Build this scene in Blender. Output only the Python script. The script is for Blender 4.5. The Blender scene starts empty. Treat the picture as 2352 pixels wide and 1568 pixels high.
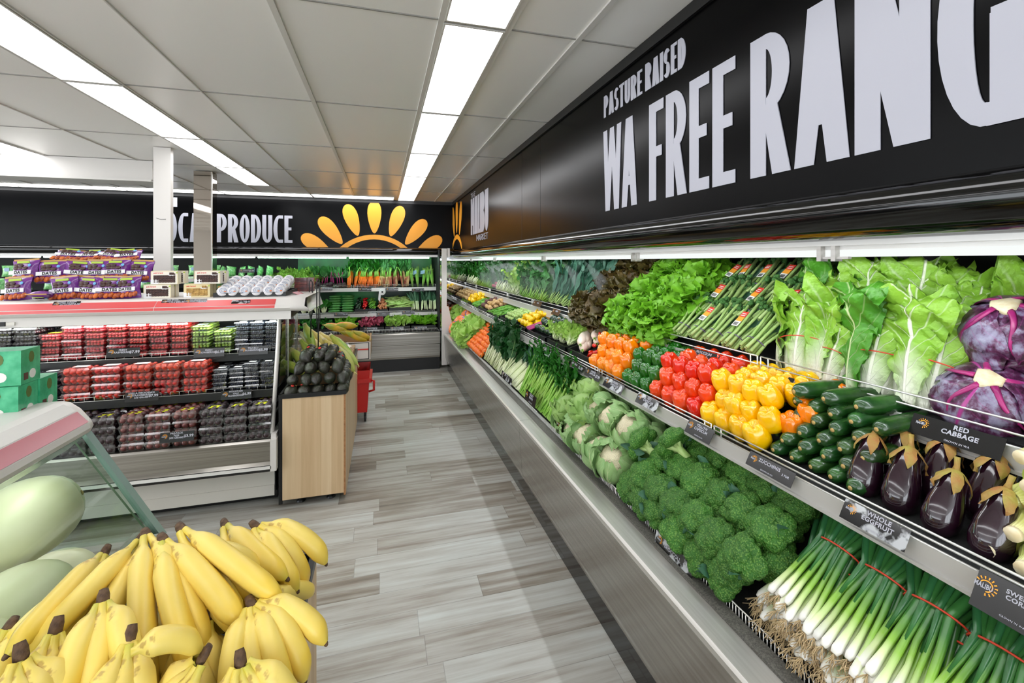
import bpy, math, random
from mathutils import Vector as V, Matrix, Euler, noise
from math import sin, cos, pi, sqrt, atan2

# ------------------------------------------------------------------ camera, world, exposure
H_EYE = 1.6
FPX = 1045.0
YAW = math.atan(299 / 1045)
sc = bpy.context.scene
COL = sc.collection
cd = bpy.data.cameras.new('camera'); cam = bpy.data.objects.new('camera', cd); COL.objects.link(cam)
cd.sensor_width = 36; cd.lens = FPX / 2352 * 36
cd.shift_y = -184 / 2352
cd.clip_start = 0.02
cam.location = (0, 0, H_EYE); cam.rotation_euler = (pi / 2, 0, -YAW)
sc.camera = cam
w = bpy.data.worlds.new('world'); sc.world = w; w.use_nodes = True
w.node_tree.nodes['Background'].inputs[0].default_value = (0.8, 0.85, 0.9, 1)
w.node_tree.nodes['Background'].inputs[1].default_value = 4.5
sc.view_settings.view_transform = 'Standard'; sc.view_settings.look = 'None'
sc.view_settings.gamma = 1; sc.view_settings.use_curve_mapping = False
sc.view_settings.exposure = 0.55
sc.cycles.max_bounces = 6; sc.cycles.diffuse_bounces = 3; sc.cycles.glossy_bounces = 3
sc.cycles.transmission_bounces = 4; sc.cycles.transparent_max_bounces = 14
sc.cycles.volume_bounces = 0
sc.cycles.sample_clamp_indirect = 4
sc.cycles.caustics_reflective = False; sc.cycles.caustics_refractive = False

PANEL_E = 5.0      # ceiling troffers
CASE_E = 22.0       # lamps of the display cases

# ------------------------------------------------------------------ helpers
rnd = random.Random(11)
def U(a, b): return rnd.uniform(a, b)
CT, ST = cos(YAW), sin(YAW)
def ray(u, v):
    a = (u - 1176) / FPX
    return V((ST + a * CT, CT - a * ST, (600 - v) / FPX))
def PZ(u, v, z):
    r = ray(u, v); k = (z - H_EYE) / r.z; return V((r.x * k, r.y * k, z))
def PY(u, v, y):
    r = ray(u, v); k = y / r.y; return V((r.x * k, y, H_EYE + r.z * k))
def PX(u, v, x):
    r = ray(u, v); k = x / r.x; return V((x, r.y * k, H_EYE + r.z * k))

class MB:
    def __init__(s): s.v = []; s.f = []; s.m = []; s.uv = []; s.sm = []
    def add(s, vs, fs, m=0, uv=None, sm=True):
        o = len(s.v); s.v += [tuple(p) for p in vs]
        s.uv += uv if uv else [(0.0, 0.0)] * len(vs)
        for f in fs: s.f.append(tuple(i + o for i in f)); s.m.append(m); s.sm.append(sm)
        return s
    def box(s, a, b, m=0, M=None, bev=0):
        x0, y0, z0 = a; x1, y1, z1 = b
        vs = [V(p) for p in ((x0,y0,z0),(x1,y0,z0),(x1,y1,z0),(x0,y1,z0),(x0,y0,z1),(x1,y0,z1),(x1,y1,z1),(x0,y1,z1))]
        if M: vs = [M @ p for p in vs]
        return s.add(vs, [(0,3,2,1),(4,5,6,7),(0,1,5,4),(1,2,6,5),(2,3,7,6),(3,0,4,7)], m, sm=False,
                     uv=[(0,0),(1,0),(1,1),(0,1),(0,0),(1,0),(1,1),(0,1)])
    def tube(s, pts, r, n=8, m=0, cap=True, sq=1.0):
        pts = [V(p) for p in pts]; k = len(pts)
        rs = r if isinstance(r, (list, tuple)) else [r] * k
        ts = []
        for i in range(k):
            t = pts[min(i + 1, k - 1)] - pts[max(i - 1, 0)]
            ts.append(t.normalized() if t.length > 1e-9 else V((0, 0, 1)))
        up = V((0, 0, 1)) if abs(ts[0].z) < .9 else V((1, 0, 0))
        a = ts[0].cross(up).normalized(); vs = []; uv = []
        for i in range(k):
            a = (a - ts[i] * a.dot(ts[i])).normalized(); b = ts[i].cross(a)
            for j in range(n):
                q = 2 * pi * j / n
                vs.append(pts[i] + (a * cos(q) + b * sin(q) * sq) * rs[i]); uv.append((i / (k - 1), j / n))
        fs = [(i*n+j, i*n+(j+1)%n, (i+1)*n+(j+1)%n, (i+1)*n+j) for i in range(k-1) for j in range(n)]
        if cap: fs += [tuple(range(n))[::-1], tuple((k-1)*n+j for j in range(n))]
        return s.add(vs, fs, m, uv)
    def lathe(s, prof, n=24, m=0, fn=None, M=None):
        vs = []; uv = []; k = len(prof)
        for i, (r, z) in enumerate(prof):
            for j in range(n):
                q = 2 * pi * j / n; rr, dz = (r, 0) if not fn else fn(q, i / (k - 1), r)
                p = V((rr * cos(q), rr * sin(q), z + dz)); vs.append(M @ p if M else p); uv.append((i / (k - 1), j / n))
        fs = [(i*n+j, i*n+(j+1)%n, (i+1)*n+(j+1)%n, (i+1)*n+j) for i in range(k-1) for j in range(n)]
        fs += [tuple(range(n))[::-1], tuple((k-1)*n+j for j in range(n))]
        return s.add(vs, fs, m, uv)
    def grid(s, fn, nu, nv, m=0, sm=True):
        vs = []; uv = []
        for i in range(nu + 1):
            for j in range(nv + 1):
                a, b = i / nu, j / nv; vs.append(fn(a, b)); uv.append((a, b))
        q = nv + 1
        return s.add(vs, [(i*q+j, (i+1)*q+j, (i+1)*q+j+1, i*q+j+1) for i in range(nu) for j in range(nv)], m, uv, sm)
    def prism(s, poly, d, M, m=0):
        n = len(poly)
        vs = [M @ V((p[0], p[1], 0)) for p in poly] + [M @ V((p[0], p[1], d)) for p in poly]
        fs = [tuple(range(n))[::-1], tuple(range(n, 2*n))] + [(i, (i+1)%n, n+(i+1)%n, n+i) for i in range(n)]
        return s.add(vs, fs, m, sm=False)
    def ell(s, c, r, n=10, m=0, M=None, k=6):
        c = V(c); r = V(r) if not isinstance(r, (int, float)) else V((r, r, r))
        vs = []; fs = []
        for i in range(1, k):
            for j in range(n):
                a = pi * i / k; b = 2 * pi * j / n
                p = V((r.x * sin(a) * cos(b), r.y * sin(a) * sin(b), r.z * cos(a)))
                vs.append(c + (M @ p if M else p))
        t = len(vs); p0 = V((0,0,r.z)); p1 = V((0,0,-r.z))
        vs += [c + (M @ p0 if M else p0), c + (M @ p1 if M else p1)]
        for i in range(k - 2):
            for j in range(n): fs.append((i*n+j, (i+1)*n+j, (i+1)*n+(j+1)%n, i*n+(j+1)%n))
        for j in range(n): fs.append((t, j, (j+1)%n)); fs.append((t+1, (k-2)*n+(j+1)%n, (k-2)*n+j))
        return s.add(vs, fs, m)
    def leaf(s, base, d, n, L, W, curl=0.6, ruf=0.0, fr=4, cup=0.3, ns=8, nt=6, m=0, prof=None, seed=0, w0=.12):
        d = V(d).normalized(); n = V(n); n = (n - d * n.dot(d)).normalized(); c = d.cross(n)
        prof = prof or (lambda q: max(w0 * (1 - q), sin(pi * min(1, q * .96 + .02)) ** .75))
        p = V(base); vs = []; uv = []
        ph = [random.Random(seed * 7 + i).uniform(0, 6.3) for i in range(4)]
        for i in range(ns + 1):
            q = i / ns; a = curl * q
            dl = d * cos(a) + n * sin(a); nl = n * cos(a) - d * sin(a)
            if i: p = p + dl * (L / ns)
            wd = W * prof(q)
            for j in range(nt + 1):
                t = 2 * j / nt - 1
                e = abs(t) ** 1.6 * ruf * (.3 + .7 * q)
                off = e * (sin(fr * 6.28 * q + ph[0 if t < 0 else 1]) + .5 * sin(fr * 14 * q + ph[2]))
                vs.append(p + c * (t * wd) + nl * (cup * t * t * wd + off) + dl * (e * .6 * sin(fr * 9 * q + ph[3])))
                uv.append((q, j / nt))
        k = nt + 1
        return s.add(vs, [(i*k+j, (i+1)*k+j, (i+1)*k+j+1, i*k+j+1) for i in range(ns) for j in range(nt)], m, uv)
    def wrap(s, th, prof, wid, ruf=0.0, fr=4, ns=12, nt=10, m=0, seed=0, lift=0.0, rib=0.0, M=None):
        """leaf hugging a body of revolution: prof(q)->(r,z), wid(q)->half angle"""
        r_ = random.Random(seed); ph = [r_.uniform(0, 6.3) for _ in range(4)]; vs = []; uv = []
        for i in range(ns + 1):
            q = i / ns; r, z = prof(q); wa = wid(q)
            for j in range(nt + 1):
                t = 2 * j / nt - 1; e = abs(t) ** 1.5 * ruf * (.25 + .75 * q) + ruf * q ** 4
                rr = r + lift * (.5 + .5 * abs(t)) + e * (sin(fr * 6.28 * q + ph[0 if t < 0 else 1]) + .5 * sin(fr * 15 * q + ph[2] + 3 * t)) + rib * max(0, 1 - abs(t) * 4) * (1 - q)
                a = th + t * wa; p = V((rr * cos(a), rr * sin(a), z + e * .8 * sin(fr * 10 * (q + .3 * t) + ph[3])))
                vs.append(M @ p if M else p); uv.append((q, j / nt))
        k = nt + 1
        return s.add(vs, [(i*k+j, (i+1)*k+j, (i+1)*k+j+1, i*k+j+1) for i in range(ns) for j in range(nt)], m, uv)
    def mesh(s, name, mats):
        me = bpy.data.meshes.new(name); me.from_pydata(s.v, [], s.f)
        mats = mats if isinstance(mats, (list, tuple)) else [mats]
        for x in mats: me.materials.append(MAT[x] if isinstance(x, str) else x)
        me.polygons.foreach_set('material_index', s.m); me.polygons.foreach_set('use_smooth', s.sm)
        ul = me.uv_layers.new(name='UVMap'); li = [0] * len(me.loops); me.loops.foreach_get('vertex_index', li)
        ul.data.foreach_set('uv', [c for i in li for c in s.uv[i]]); me.update(); return me
    def obj(s, name, mats, parent=None, label=None, cat=None, group=None, kind=None):
        return link(name, s.mesh(name, mats), parent, label, cat, group, kind)

def link(name, me, parent=None, label=None, cat=None, group=None, kind=None):
    o = bpy.data.objects.new(name, me); COL.objects.link(o)
    if parent: o.parent = parent
    if label: o['label'] = label
    if cat: o['category'] = cat
    if group: o['group'] = group
    if kind: o['kind'] = kind
    return o
def struct(name, mb, mats, parent=None): return mb.obj(name, mats, parent, kind=None if parent else 'structure')
def thing(name, label, cat, loc=(0,0,0), rot=None, group=None, M=None):
    o = link(name, None, None, label, cat, group)
    if M: o.matrix_world = M
    else:
        o.location = loc
        if rot: o.rotation_euler = rot
    return o
class Proto:
    """a kind of thing: root name, category, parts = [(name, mesh, [sub parts], label)]"""
    def __init__(s, name, cat, parts=None, me=None): s.name = name; s.cat = cat; s.parts = parts or []; s.me = me
    def put(s, M, label, group=None, simple=False):
        o = link(s.name, s.me, None, label, s.cat, group); o.matrix_world = M
        if not simple:
            for p in s.parts:
                q = link(p[0], p[1], o, p[3] if len(p) > 3 else None)
                for k in (p[2] if len(p) > 2 and p[2] else []): link(k[0], k[1], q)
                if len(p) > 4: q['kind'] = p[4]
        return o
def T(loc, rot=(0,0,0), sc_=1.0):
    s3 = sc_ if isinstance(sc_, (tuple, list)) else (sc_, sc_, sc_)
    return Matrix.Translation(V(loc)) @ Euler(rot).to_matrix().to_4x4() @ Matrix.Diagonal((*s3, 1))
def aim(loc, z, x=None, sc_=1.0, roll=0.0):
    """matrix with local Z along z"""
    z = V(z).normalized(); x = V(x) if x is not None else (V((1,0,0)) if abs(z.x) < .9 else V((0,1,0)))
    x = (x - z * x.dot(z)).normalized(); y = z.cross(x)
    R3 = Matrix((x, y, z)).transposed().to_4x4(); s3 = sc_ if isinstance(sc_, (tuple, list)) else (sc_, sc_, sc_)
    return Matrix.Translation(V(loc)) @ R3 @ Matrix.Rotation(roll, 4, 'Z') @ Matrix.Diagonal((*s3, 1))
ORD = ['zeroth','first','second','third','fourth','fifth','sixth','seventh','eighth','ninth','tenth','eleventh','twelfth','thirteenth','fourteenth','fifteenth','sixteenth','seventeenth','eighteenth','nineteenth','twentieth']
def od(i): return ORD[i + 1]

# ------------------------------------------------------------------ materials
MAT = {}
def lin(c):
    if isinstance(c, str):
        c = [int(c[i:i+2], 16) / 255 for i in (0, 2, 4)]
    return tuple((x / 12.92 if x <= .04045 else ((x + .055) / 1.055) ** 2.4) for x in c[:3]) + (1,)
class NT:
    def __init__(s, name):
        s.m = bpy.data.materials.new(name); s.m.use_nodes = True; MAT[name] = s.m
        s.t = s.m.node_tree; s.b = s.t.nodes['Principled BSDF']; s.out = s.t.nodes['Material Output']
    def n(s, ty, ins=None, **at):
        x = s.t.nodes.new('ShaderNode' + ty)
        for k, v in at.items(): setattr(x, k, v)
        for k, v in (ins or {}).items(): s.set(x.inputs[k], v)
        return x
    def set(s, sock, v):
        if hasattr(v, 'outputs'): v = v.outputs[0]
        if hasattr(v, 'is_linked'): s.t.links.new(v, sock)
        else: sock.default_value = v
    def math(s, op, a, b=0.0, c=0.0, clamp=False):
        x = s.n('Math', {0: a, 1: b, 2: c}, operation=op); x.use_clamp = clamp; return x.outputs[0]
    def mix(s, f, a, b, blend='MIX'):
        x = s.n('Mix', data_type='RGBA', blend_type=blend); s.set(x.inputs[0], f); s.set(x.inputs[6], a); s.set(x.inputs[7], b); return x.outputs[2]
    def coord(s, kind='Object'): return s.n('TexCoord').outputs[kind]
    def noise(s, scale, detail=3, vec=None, rough=.5, out=0):
        return s.n('TexNoise', {'Scale': scale, 'Detail': detail, 'Roughness': rough, 'Vector': vec or s.coord()}).outputs[out]
    def ramp(s, f, stops, interp='LINEAR'):
        x = s.n('ValToRGB', {0: f}); cr = x.color_ramp; cr.interpolation = interp
        while len(cr.elements) < len(stops): cr.elements.new(.5)
        for e, (p, c) in zip(cr.elements, stops): e.position = p; e.color = c if len(c) == 4 else (*c, 1)
        return x.outputs[0]
    def bump(s, h, st=.3, dist=.01):
        x = s.n('Bump', {'Height': h, 'Strength': st, 'Distance': dist}); s.set(s.b.inputs['Normal'], x); return x
def mat(name, c, rough=.5, metal=0.0, c2=None, sc_=6, bump=None, hv=0.0, spec=None, coat=0, emit=None, sub=0, trans=0, stretch=None, lo=.35, hi=.65):
    k = NT(name); b = k.b
    col = lin(c); vec = None
    if stretch:
        vec = k.n('Mapping', {'Vector': k.coord(), 'Scale': stretch}).outputs[0]
    if c2 is not None: col = k.ramp(k.noise(sc_, 4, vec), [(lo, lin(c)), (hi, lin(c2))])
    if hv:
        oi = k.n('ObjectInfo').outputs['Random']
        x = k.n('HueSaturation', {'Hue': k.math('MULTIPLY_ADD', oi, hv * .07, .5 - hv * .035), 'Value': k.math('MULTIPLY_ADD', oi, hv, 1 - hv / 2), 'Color': col}); col = x.outputs[0]
    k.set(b.inputs['Base Color'], col); k.set(b.inputs['Roughness'], rough); k.set(b.inputs['Metallic'], metal)
    if spec is not None: b.inputs['Specular IOR Level'].default_value = spec
    if coat: b.inputs['Coat Weight'].default_value = coat; b.inputs['Coat Roughness'].default_value = .06
    if sub: b.inputs['Subsurface Weight'].default_value = sub; b.inputs['Subsurface Radius'].default_value = (.01, .01, .004); b.inputs['Subsurface Scale'].default_value = .5
    if bump: k.bump(k.noise(bump[0], 3, vec), bump[1], bump[2] if len(bump) > 2 else .01)
    if emit: k.set(b.inputs['Emission Color'], lin(emit[0])); b.inputs['Emission Strength'].default_value = emit[1]
    return k
def leafmat(name, green, dark, rib, ribw=.06, veins=7, vw=.1, base=None, rough=.42, crinkle=(60, .35), translu=.18, hv=.12, base_at=(.05, .45)):
    """leaf colour from the leaf's own length/width: pale mid rib and side veins, pale base"""
    k = NT(name); uv = k.n('SeparateXYZ', {0: k.coord('UV')}); u, v = uv.outputs[0], uv.outputs[1]
    t = k.math('ABSOLUTE', k.math('MULTIPLY_ADD', v, 2, -1))
    g = k.mix(k.noise(9, 4), lin(green), lin(dark))
    rw = k.math('MULTIPLY_ADD', u, -ribw * .8, ribw)
    ribm = k.math('MULTIPLY', k.math('SUBTRACT', rw, t), 40, clamp=True)
    wv = k.math('FRACT', k.math('SUBTRACT', k.math('MULTIPLY', u, veins), k.math('MULTIPLY', t, 2.2)))
    vm = k.math('MULTIPLY', k.math('SUBTRACT', vw, k.math('ABSOLUTE', k.math('SUBTRACT', wv, .5))), 14, clamp=True)
    vm = k.math('MULTIPLY', vm, k.math('MULTIPLY_ADD', t, -.75, .8))
    allm = k.math('MAXIMUM', ribm, vm)
    c = k.mix(allm, g, lin(rib))
    if base:
        bm = k.n('MapRange', {'Value': k.math('ADD', u, k.math('MULTIPLY', t, .25)), 'From Min': base_at[0], 'From Max': base_at[1], 'To Min': 1, 'To Max': 0}).outputs[0]
        c = k.mix(bm, c, lin(base))
    if hv:
        oi = k.n('ObjectInfo').outputs['Random']
        c = k.n('HueSaturation', {'Value': k.math('MULTIPLY_ADD', oi, hv, 1 - hv / 2), 'Color': c}).outputs[0]
    k.set(k.b.inputs['Base Color'], c); k.b.inputs['Roughness'].default_value = rough
    h = k.math('ADD', k.noise(crinkle[0], 2), k.math('MULTIPLY', allm, .8))
    k.bump(h, crinkle[1], .006)
    if translu:
        tr = k.n('BsdfTranslucent', {'Color': c}); mx = k.n('MixShader', {0: translu, 1: k.b, 2: tr}); k.set(k.out.inputs[0], mx)
    return k
def emat(name, c, e):
    k = NT(name); em = k.n('Emission', {'Color': lin(c), 'Strength': e}); k.set(k.out.inputs[0], em); return k
def clearmat(name, c, gloss=.15, rough=.06, tcol=None):
    k = NT(name); tr = k.n('BsdfTransparent', {0: lin(tcol or c)}); gl = k.n('BsdfGlossy', {0: (1, 1, 1, 1), 1: rough})
    lw = k.n('LayerWeight', {'Blend': .5}).outputs['Facing']; f = k.math('MULTIPLY_ADD', k.math('POWER', lw, 4.0), .5, gloss, clamp=True)
    k.set(k.out.inputs[0], k.n('MixShader', {0: f, 1: tr, 2: gl})); return k

mat('ceiling_tile', 'efede9', .28, spec=.35)
mat('ceiling_bar', 'd2cfc9', .4)
mat('white_paint', 'd8d4cf', .35)
mat('white_metal', 'e4e2de', .3, coat=.3)
mat('rail_metal', 'c6c4c0', .3, metal=.3)
mat('wire', 'dddcd8', .22, metal=.6)
mat('wall_plain', 'cfccc8', .7)
mat('sign_black', '020203', .24, spec=.10)
mat('trim_black', '0b0b0c', .45)
mat('gloss_black', '020202', .10, spec=.25, coat=.45, bump=(9, .05))
mat('mirror_tinted', 'b4aba2', .03, metal=1); mat('tile_gap', '8f8c87', .6); mat('cucumber', '2c6a2a', .3, c2='4a8a3c', sc_=14)
mat('black_plastic', '101112', .4)
mat('dark_void', '090b0b', .7)
mat('mat_black', '0d0e0e', .8, bump=(400, .6, .002))
mat('sign_white', 'acacb6', .4)
mat('sun_orange', 'f4a52a', .4)
mat('steel', 'c9c6c1', .36, metal=.6, c2='bcb9b3', sc_=3, stretch=(30, .6, 30))
mat('steel_side', 'a8a49e', .24, metal=.8, c2='938f88', sc_=2, stretch=(1, .3, 40))
mat('steel_back', 'b4b0aa', .28, metal=1, c2='94918a', sc_=2, stretch=(.3, 1, 40))
mat('mesh_strip', '6f6d66', .6, c2='4a4944', sc_=250)
mat('cream_metal', 'd9d5cc', .35)
mat('red_stripe', 'd84a48', .3, c2='cf5a5c', sc_=2)
mat('pink_stripe', 'c9707a', .25, c2='b5606a', sc_=2)
mat('mirror', 'e8e8e8', .02, metal=1)
mat('sticker_red', 'd8392e', .5); mat('sticker_orange', 'f0a030', .5); mat('paper', 'ece9e4', .5); mat('ink', '222222', .6)
mat('card_black', '101011', .2, spec=.6)
mat('purple_band', '6a4c8c', .6); mat('red_band', 'd2452c', .5)
k = mat('card_wet', '101011', .12, c2='b9bcbf', sc_=22, lo=.52, hi=.6)
emat('panel_light', 'fdfdff', PANEL_E)
emat('tube_light', 'f4fbff', CASE_E)
emat('tube_dim', 'f0fff6', CASE_E * .4)
emat('tube_green', 'c8ffe6', CASE_E * .8)
emat('led_red', 'ff3020', 3)
clearmat('glass', 'e4f2ec', .03, .02)
clearmat('glass_tint', 'e8efe9', .05, .03)
clearmat('plastic_clear', 'f4f6f7', .1, .1)
clearmat('plastic_film', 'eef1f0', .12, .15)
def wood(name, along='x'):
    k = NT(name); co = k.coord('Object')
    s = k.n('SeparateXYZ', {0: co}); ax = s.outputs[0] if along == 'x' else s.outputs[1]
    st = k.math('MULTIPLY', k.math('FLOOR', k.math('MULTIPLY', k.math('ADD', ax, 30.0), 1 / .062)), .7317)
    h = k.n('TexWhiteNoise', {'W': st}, noise_dimensions='1D').outputs[0]
    mp = k.n('Mapping', {'Vector': co, 'Scale': (38, 38, 1.6), 'Location': (0, 0, 0)})
    g = k.noise(1, 5, mp.outputs[0], .6)
    c = k.ramp(k.math('ADD', k.math('MULTIPLY', h, .45), k.math('MULTIPLY', g, .6)), [(.1, lin('b2926c')), (.5, lin('cbae87')), (.9, lin('dcc4a0'))])
    k.set(k.b.inputs['Base Color'], c); k.b.inputs['Roughness'].default_value = .5; return k
wood('light_oak'); wood('light_oak_side', 'y')
mat('oak_edge', 'a9794c', .6, c2='8d5f38', sc_=40)
mat('cardboard', 'a98762', .8); mat('carton_white', 'e6e0da', .6)
# floor: grey vinyl planks laid across the aisle
k = NT('floor_vinyl'); co = k.coord('Object'); s = k.n('SeparateXYZ', {0: co})
row = k.math('FLOOR', k.math('MULTIPLY', s.outputs[1], 1 / .152))
sh = k.n('TexWhiteNoise', {'W': row}, noise_dimensions='1D').outputs[0]
xx = k.math('ADD', k.math('MULTIPLY', s.outputs[0], 1 / .92), k.math('MULTIPLY', sh, 7.3))
cell = k.math('ADD', k.math('MULTIPLY', k.math('FLOOR', xx), 3.17), k.math('MULTIPLY', row, 11.7))
tone = k.n('TexWhiteNoise', {'W': cell}, noise_dimensions='1D').outputs[0]
mp = k.n('Mapping', {'Vector': co, 'Scale': (1.3, 26, 1)})
off = k.n('CombineXYZ', {0: k.math('MULTIPLY', tone, 9), 1: 0.0, 2: 0.0})
vv = k.n('VectorMath', {0: mp.outputs[0], 1: off.outputs[0]}, operation='ADD').outputs[0]
g1 = k.noise(1.0, 6, vv, .62)
mp2 = k.n('Mapping', {'Vector': co, 'Scale': (.9, 3.5, 1)}); g2 = k.noise(1.5, 4, mp2.outputs[0], .6)
val = k.math('ADD', k.math('MULTIPLY', g1, .62), k.math('ADD', k.math('MULTIPLY', tone, .22), k.math('MULTIPLY', g2, .42)))
c = k.ramp(val, [(.36, lin('544a40')), (.52, lin('857c70')), (.66, lin('a8a59d')), (.85, lin('c0c4bf'))])
gap = k.math('MINIMUM', k.math('FRACT', k.math('MULTIPLY', s.outputs[1], 1 / .152)), k.math('MULTIPLY', k.math('FRACT', xx), 6))
gm = k.math('LESS_THAN', gap, .022)
c = k.mix(k.math('MULTIPLY', gm, .35), c, lin('4a4641'))
k.set(k.b.inputs['Base Color'], c); k.set(k.b.inputs['Roughness'], k.math('MULTIPLY_ADD', g1, .3, .28)); k.bump(g1, .08, .002)
# printed leaves on the back wall of the cases
for nm, a, b_, c_ in (('print_dark', '050805', '12300f', '4f8c33'), ('print_green', '0a3a1c', '1d8a3a', '58c45c')):
    k = NT(nm); n1 = k.noise(2.2, 3, None, .4); k.set(k.b.inputs['Base Color'], k.ramp(n1, [(.42, lin(a)), (.58, lin(b_)), (.78, lin(c_))])); k.b.inputs['Roughness'].default_value = .35

# produce colours
mat('cap_red', 'e83c0a', .18, coat=.4, c2='d42806', sc_=8, hv=.14)
mat('cap_yellow', 'f8c400', .18, coat=.5, c2='f4b000', sc_=8, hv=.08)
mat('cap_orange', 'f58a00', .18, coat=.5, c2='f07000', sc_=8, hv=.1)
mat('cap_green', '246c16', .18, coat=.4, c2='14520e', sc_=8, hv=.2)
mat('stem_green', '5c8c2c', .6, c2='86a848', sc_=30)
mat('zuc', '1d4018', .25, coat=.4, c2='3c6a26', sc_=14, hv=.5, lo=.45, hi=.8)
mat('scar', 'b99a5c', .7)
mat('eggplant', '1b0a14', .14, coat=.8, c2='2a1020', sc_=6)
mat('calyx', '9a8c3c', .6, c2='a06a38', sc_=26, bump=(60, .4))
k = NT('husk'); uv = k.n('SeparateXYZ', {0: k.coord('UV')})
wv = k.math('SINE', k.math('MULTIPLY', uv.outputs[1], 150)); 
c = k.ramp(uv.outputs[0], [(.0, lin('e6e6b4')), (.3, lin('c2cc6c')), (.8, lin('9cb43c'))]); c = k.mix(k.math('MULTIPLY_ADD', wv, .12, .12), c, lin('eceeb8'))
c = k.n('HueSaturation', {'Hue': k.math('MULTIPLY_ADD', k.n('ObjectInfo').outputs['Random'], .03, .47), 'Color': c}).outputs[0]
k.set(k.b.inputs['Base Color'], c); k.b.inputs['Roughness'].default_value = .4; k.bump(wv, .3, .002)
mat('husk_green', '8db03a', .42, c2='c8cc62', sc_=9, stretch=(6, 6, 1), hv=.15)
mat('husk_yellow', 'e0c860', .42, c2='e8dca0', sc_=9, stretch=(6, 6, 1), hv=.1)
mat('cut_end', 'efe4c4', .6, c2='e2cfa2', sc_=60)
k = NT('scallion'); uv = k.n('SeparateXYZ', {0: k.coord('UV')})
q = k.math('ADD', uv.outputs[0], k.math('MULTIPLY', k.noise(8, 2), .10))
c = k.ramp(q, [(.20, lin('f6f5ee')), (.29, lin('d3e2a4')), (.40, lin('86b43c')), (.56, lin('3c7832')), (.95, lin('2a6242'))])
c = k.n('HueSaturation', {'Value': k.math('MULTIPLY_ADD', k.n('ObjectInfo').outputs['Random'], .35, .85), 'Color': c}).outputs[0]
k.set(k.b.inputs['Base Color'], c); k.b.inputs['Roughness'].default_value = .28
mat('rootlet', 'd8bf94', .8)
# broccoli
def floret(name, a, b_, tip, sc_, bs):
    k = NT(name); vo = k.n('TexVoronoi', {'Vector': k.coord(), 'Scale': sc_}); d = vo.outputs['Distance']
    n1 = k.noise(22, 3); base = k.mix(n1, lin(a), lin(b_))
    c = k.mix(k.n('MapRange', {'Value': d, 'From Min': .0, 'From Max': .55, 'To Min': .55, 'To Max': 0.0}).outputs[0], base, lin(tip))  # paler tips, darker gaps: crevice shade put into the colour
    c = k.n('HueSaturation', {'Value': k.math('MULTIPLY_ADD', k.n('ObjectInfo').outputs['Random'], .3, .85), 'Color': c}).outputs[0]
    k.set(k.b.inputs['Base Color'], c); k.b.inputs['Roughness'].default_value = .6
    k.bump(k.math('ADD', k.math('MULTIPLY', d, -1.0), k.math('MULTIPLY', k.noise(160, 3), .6)), .9, .004)
floret('broccoli_green', '1e4e0e', '3c7a1e', '98c25e', 170, 1.0)
floret('broccolini_green', '2c5a20', '3f7430', '6fa050', 260, .8)
floret('curd', 'eee4c4', 'e6d8ae', 'f6f0dc', 260, .5)
mat('broc_stem', '8fb35a', .5, c2='b2c983', sc_=18); mat('broc_leaf', '4f7a60', .5, c2='2f5c42', sc_=20, bump=(40, .4))
leafmat('chinese', '9cc840', '78b030', 'eef2d6', .13, 6, .08, base='f3f4e2', crinkle=(75, .6), base_at=(.16, .60))
leafmat('chinese_dark', '5ca02a', '3c861e', 'cfe0a0', .1, 6, .07, base='e6ecc8', crinkle=(50, .7), base_at=(.0, .3))
leafmat('cauli_leaf', 'a8c886', '7cac68', 'c8d8a0', .09, 6, .07, base='dfe6bc', crinkle=(30, .35), base_at=(.0, .3), rough=.38)
leafmat('cabbage_leaf', 'a4c46e', '7fae58', 'dde8b8', .06, 7, .06, base='cfdf9c', crinkle=(25, .3), base_at=(-.1, .2))
leafmat('lettuce_green', '8ecb34', '62a81e', 'b0dc5c', .05, 4, .05, base=None, crinkle=(50, .5), translu=.3)
leafmat('lettuce_pale', 'b4d468', '8cc048', 'd4e6a0', .08, 5, .06, base='e4eec0', crinkle=(40, .5), translu=.25)
k = leafmat('lettuce_red', '5c2a1c', '4c5a1c', '6f7a34', .04, 3, .05, base=None, crinkle=(50, .6), translu=.15)
leafmat('kale', '457c62', '2c5e48', '86a878', .05, 6, .05, base=None, crinkle=(70, .9), rough=.5)
leafmat('kale_curly', '4a8a44', '2f6c34', 'a8c48c', .05, 5, .05, base='b8cc90', crinkle=(70, .8), base_at=(0, .2))
leafmat('parsley', '2f7c1e', '1a5c14', '5c9a3c', .03, 3, .03, base=None, crinkle=(60, .5))
leafmat('silverbeet', '1f5a24', '0f4218', '9cba7c', .07, 6, .06, crinkle=(45, .8))
leafmat('leek_leaf', '4c7a58', '2f6448', '8cab84', .03, 3, .02, base='8fb060', crinkle=(12, .2), base_at=(0, .3))
mat('celery_stalk', '7cb53c', .35, c2='a6cc66', sc_=10, hv=.2); mat('white_stalk', 'e6ebcb', .35, c2='cfdf9c', sc_=7, hv=.1)
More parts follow.
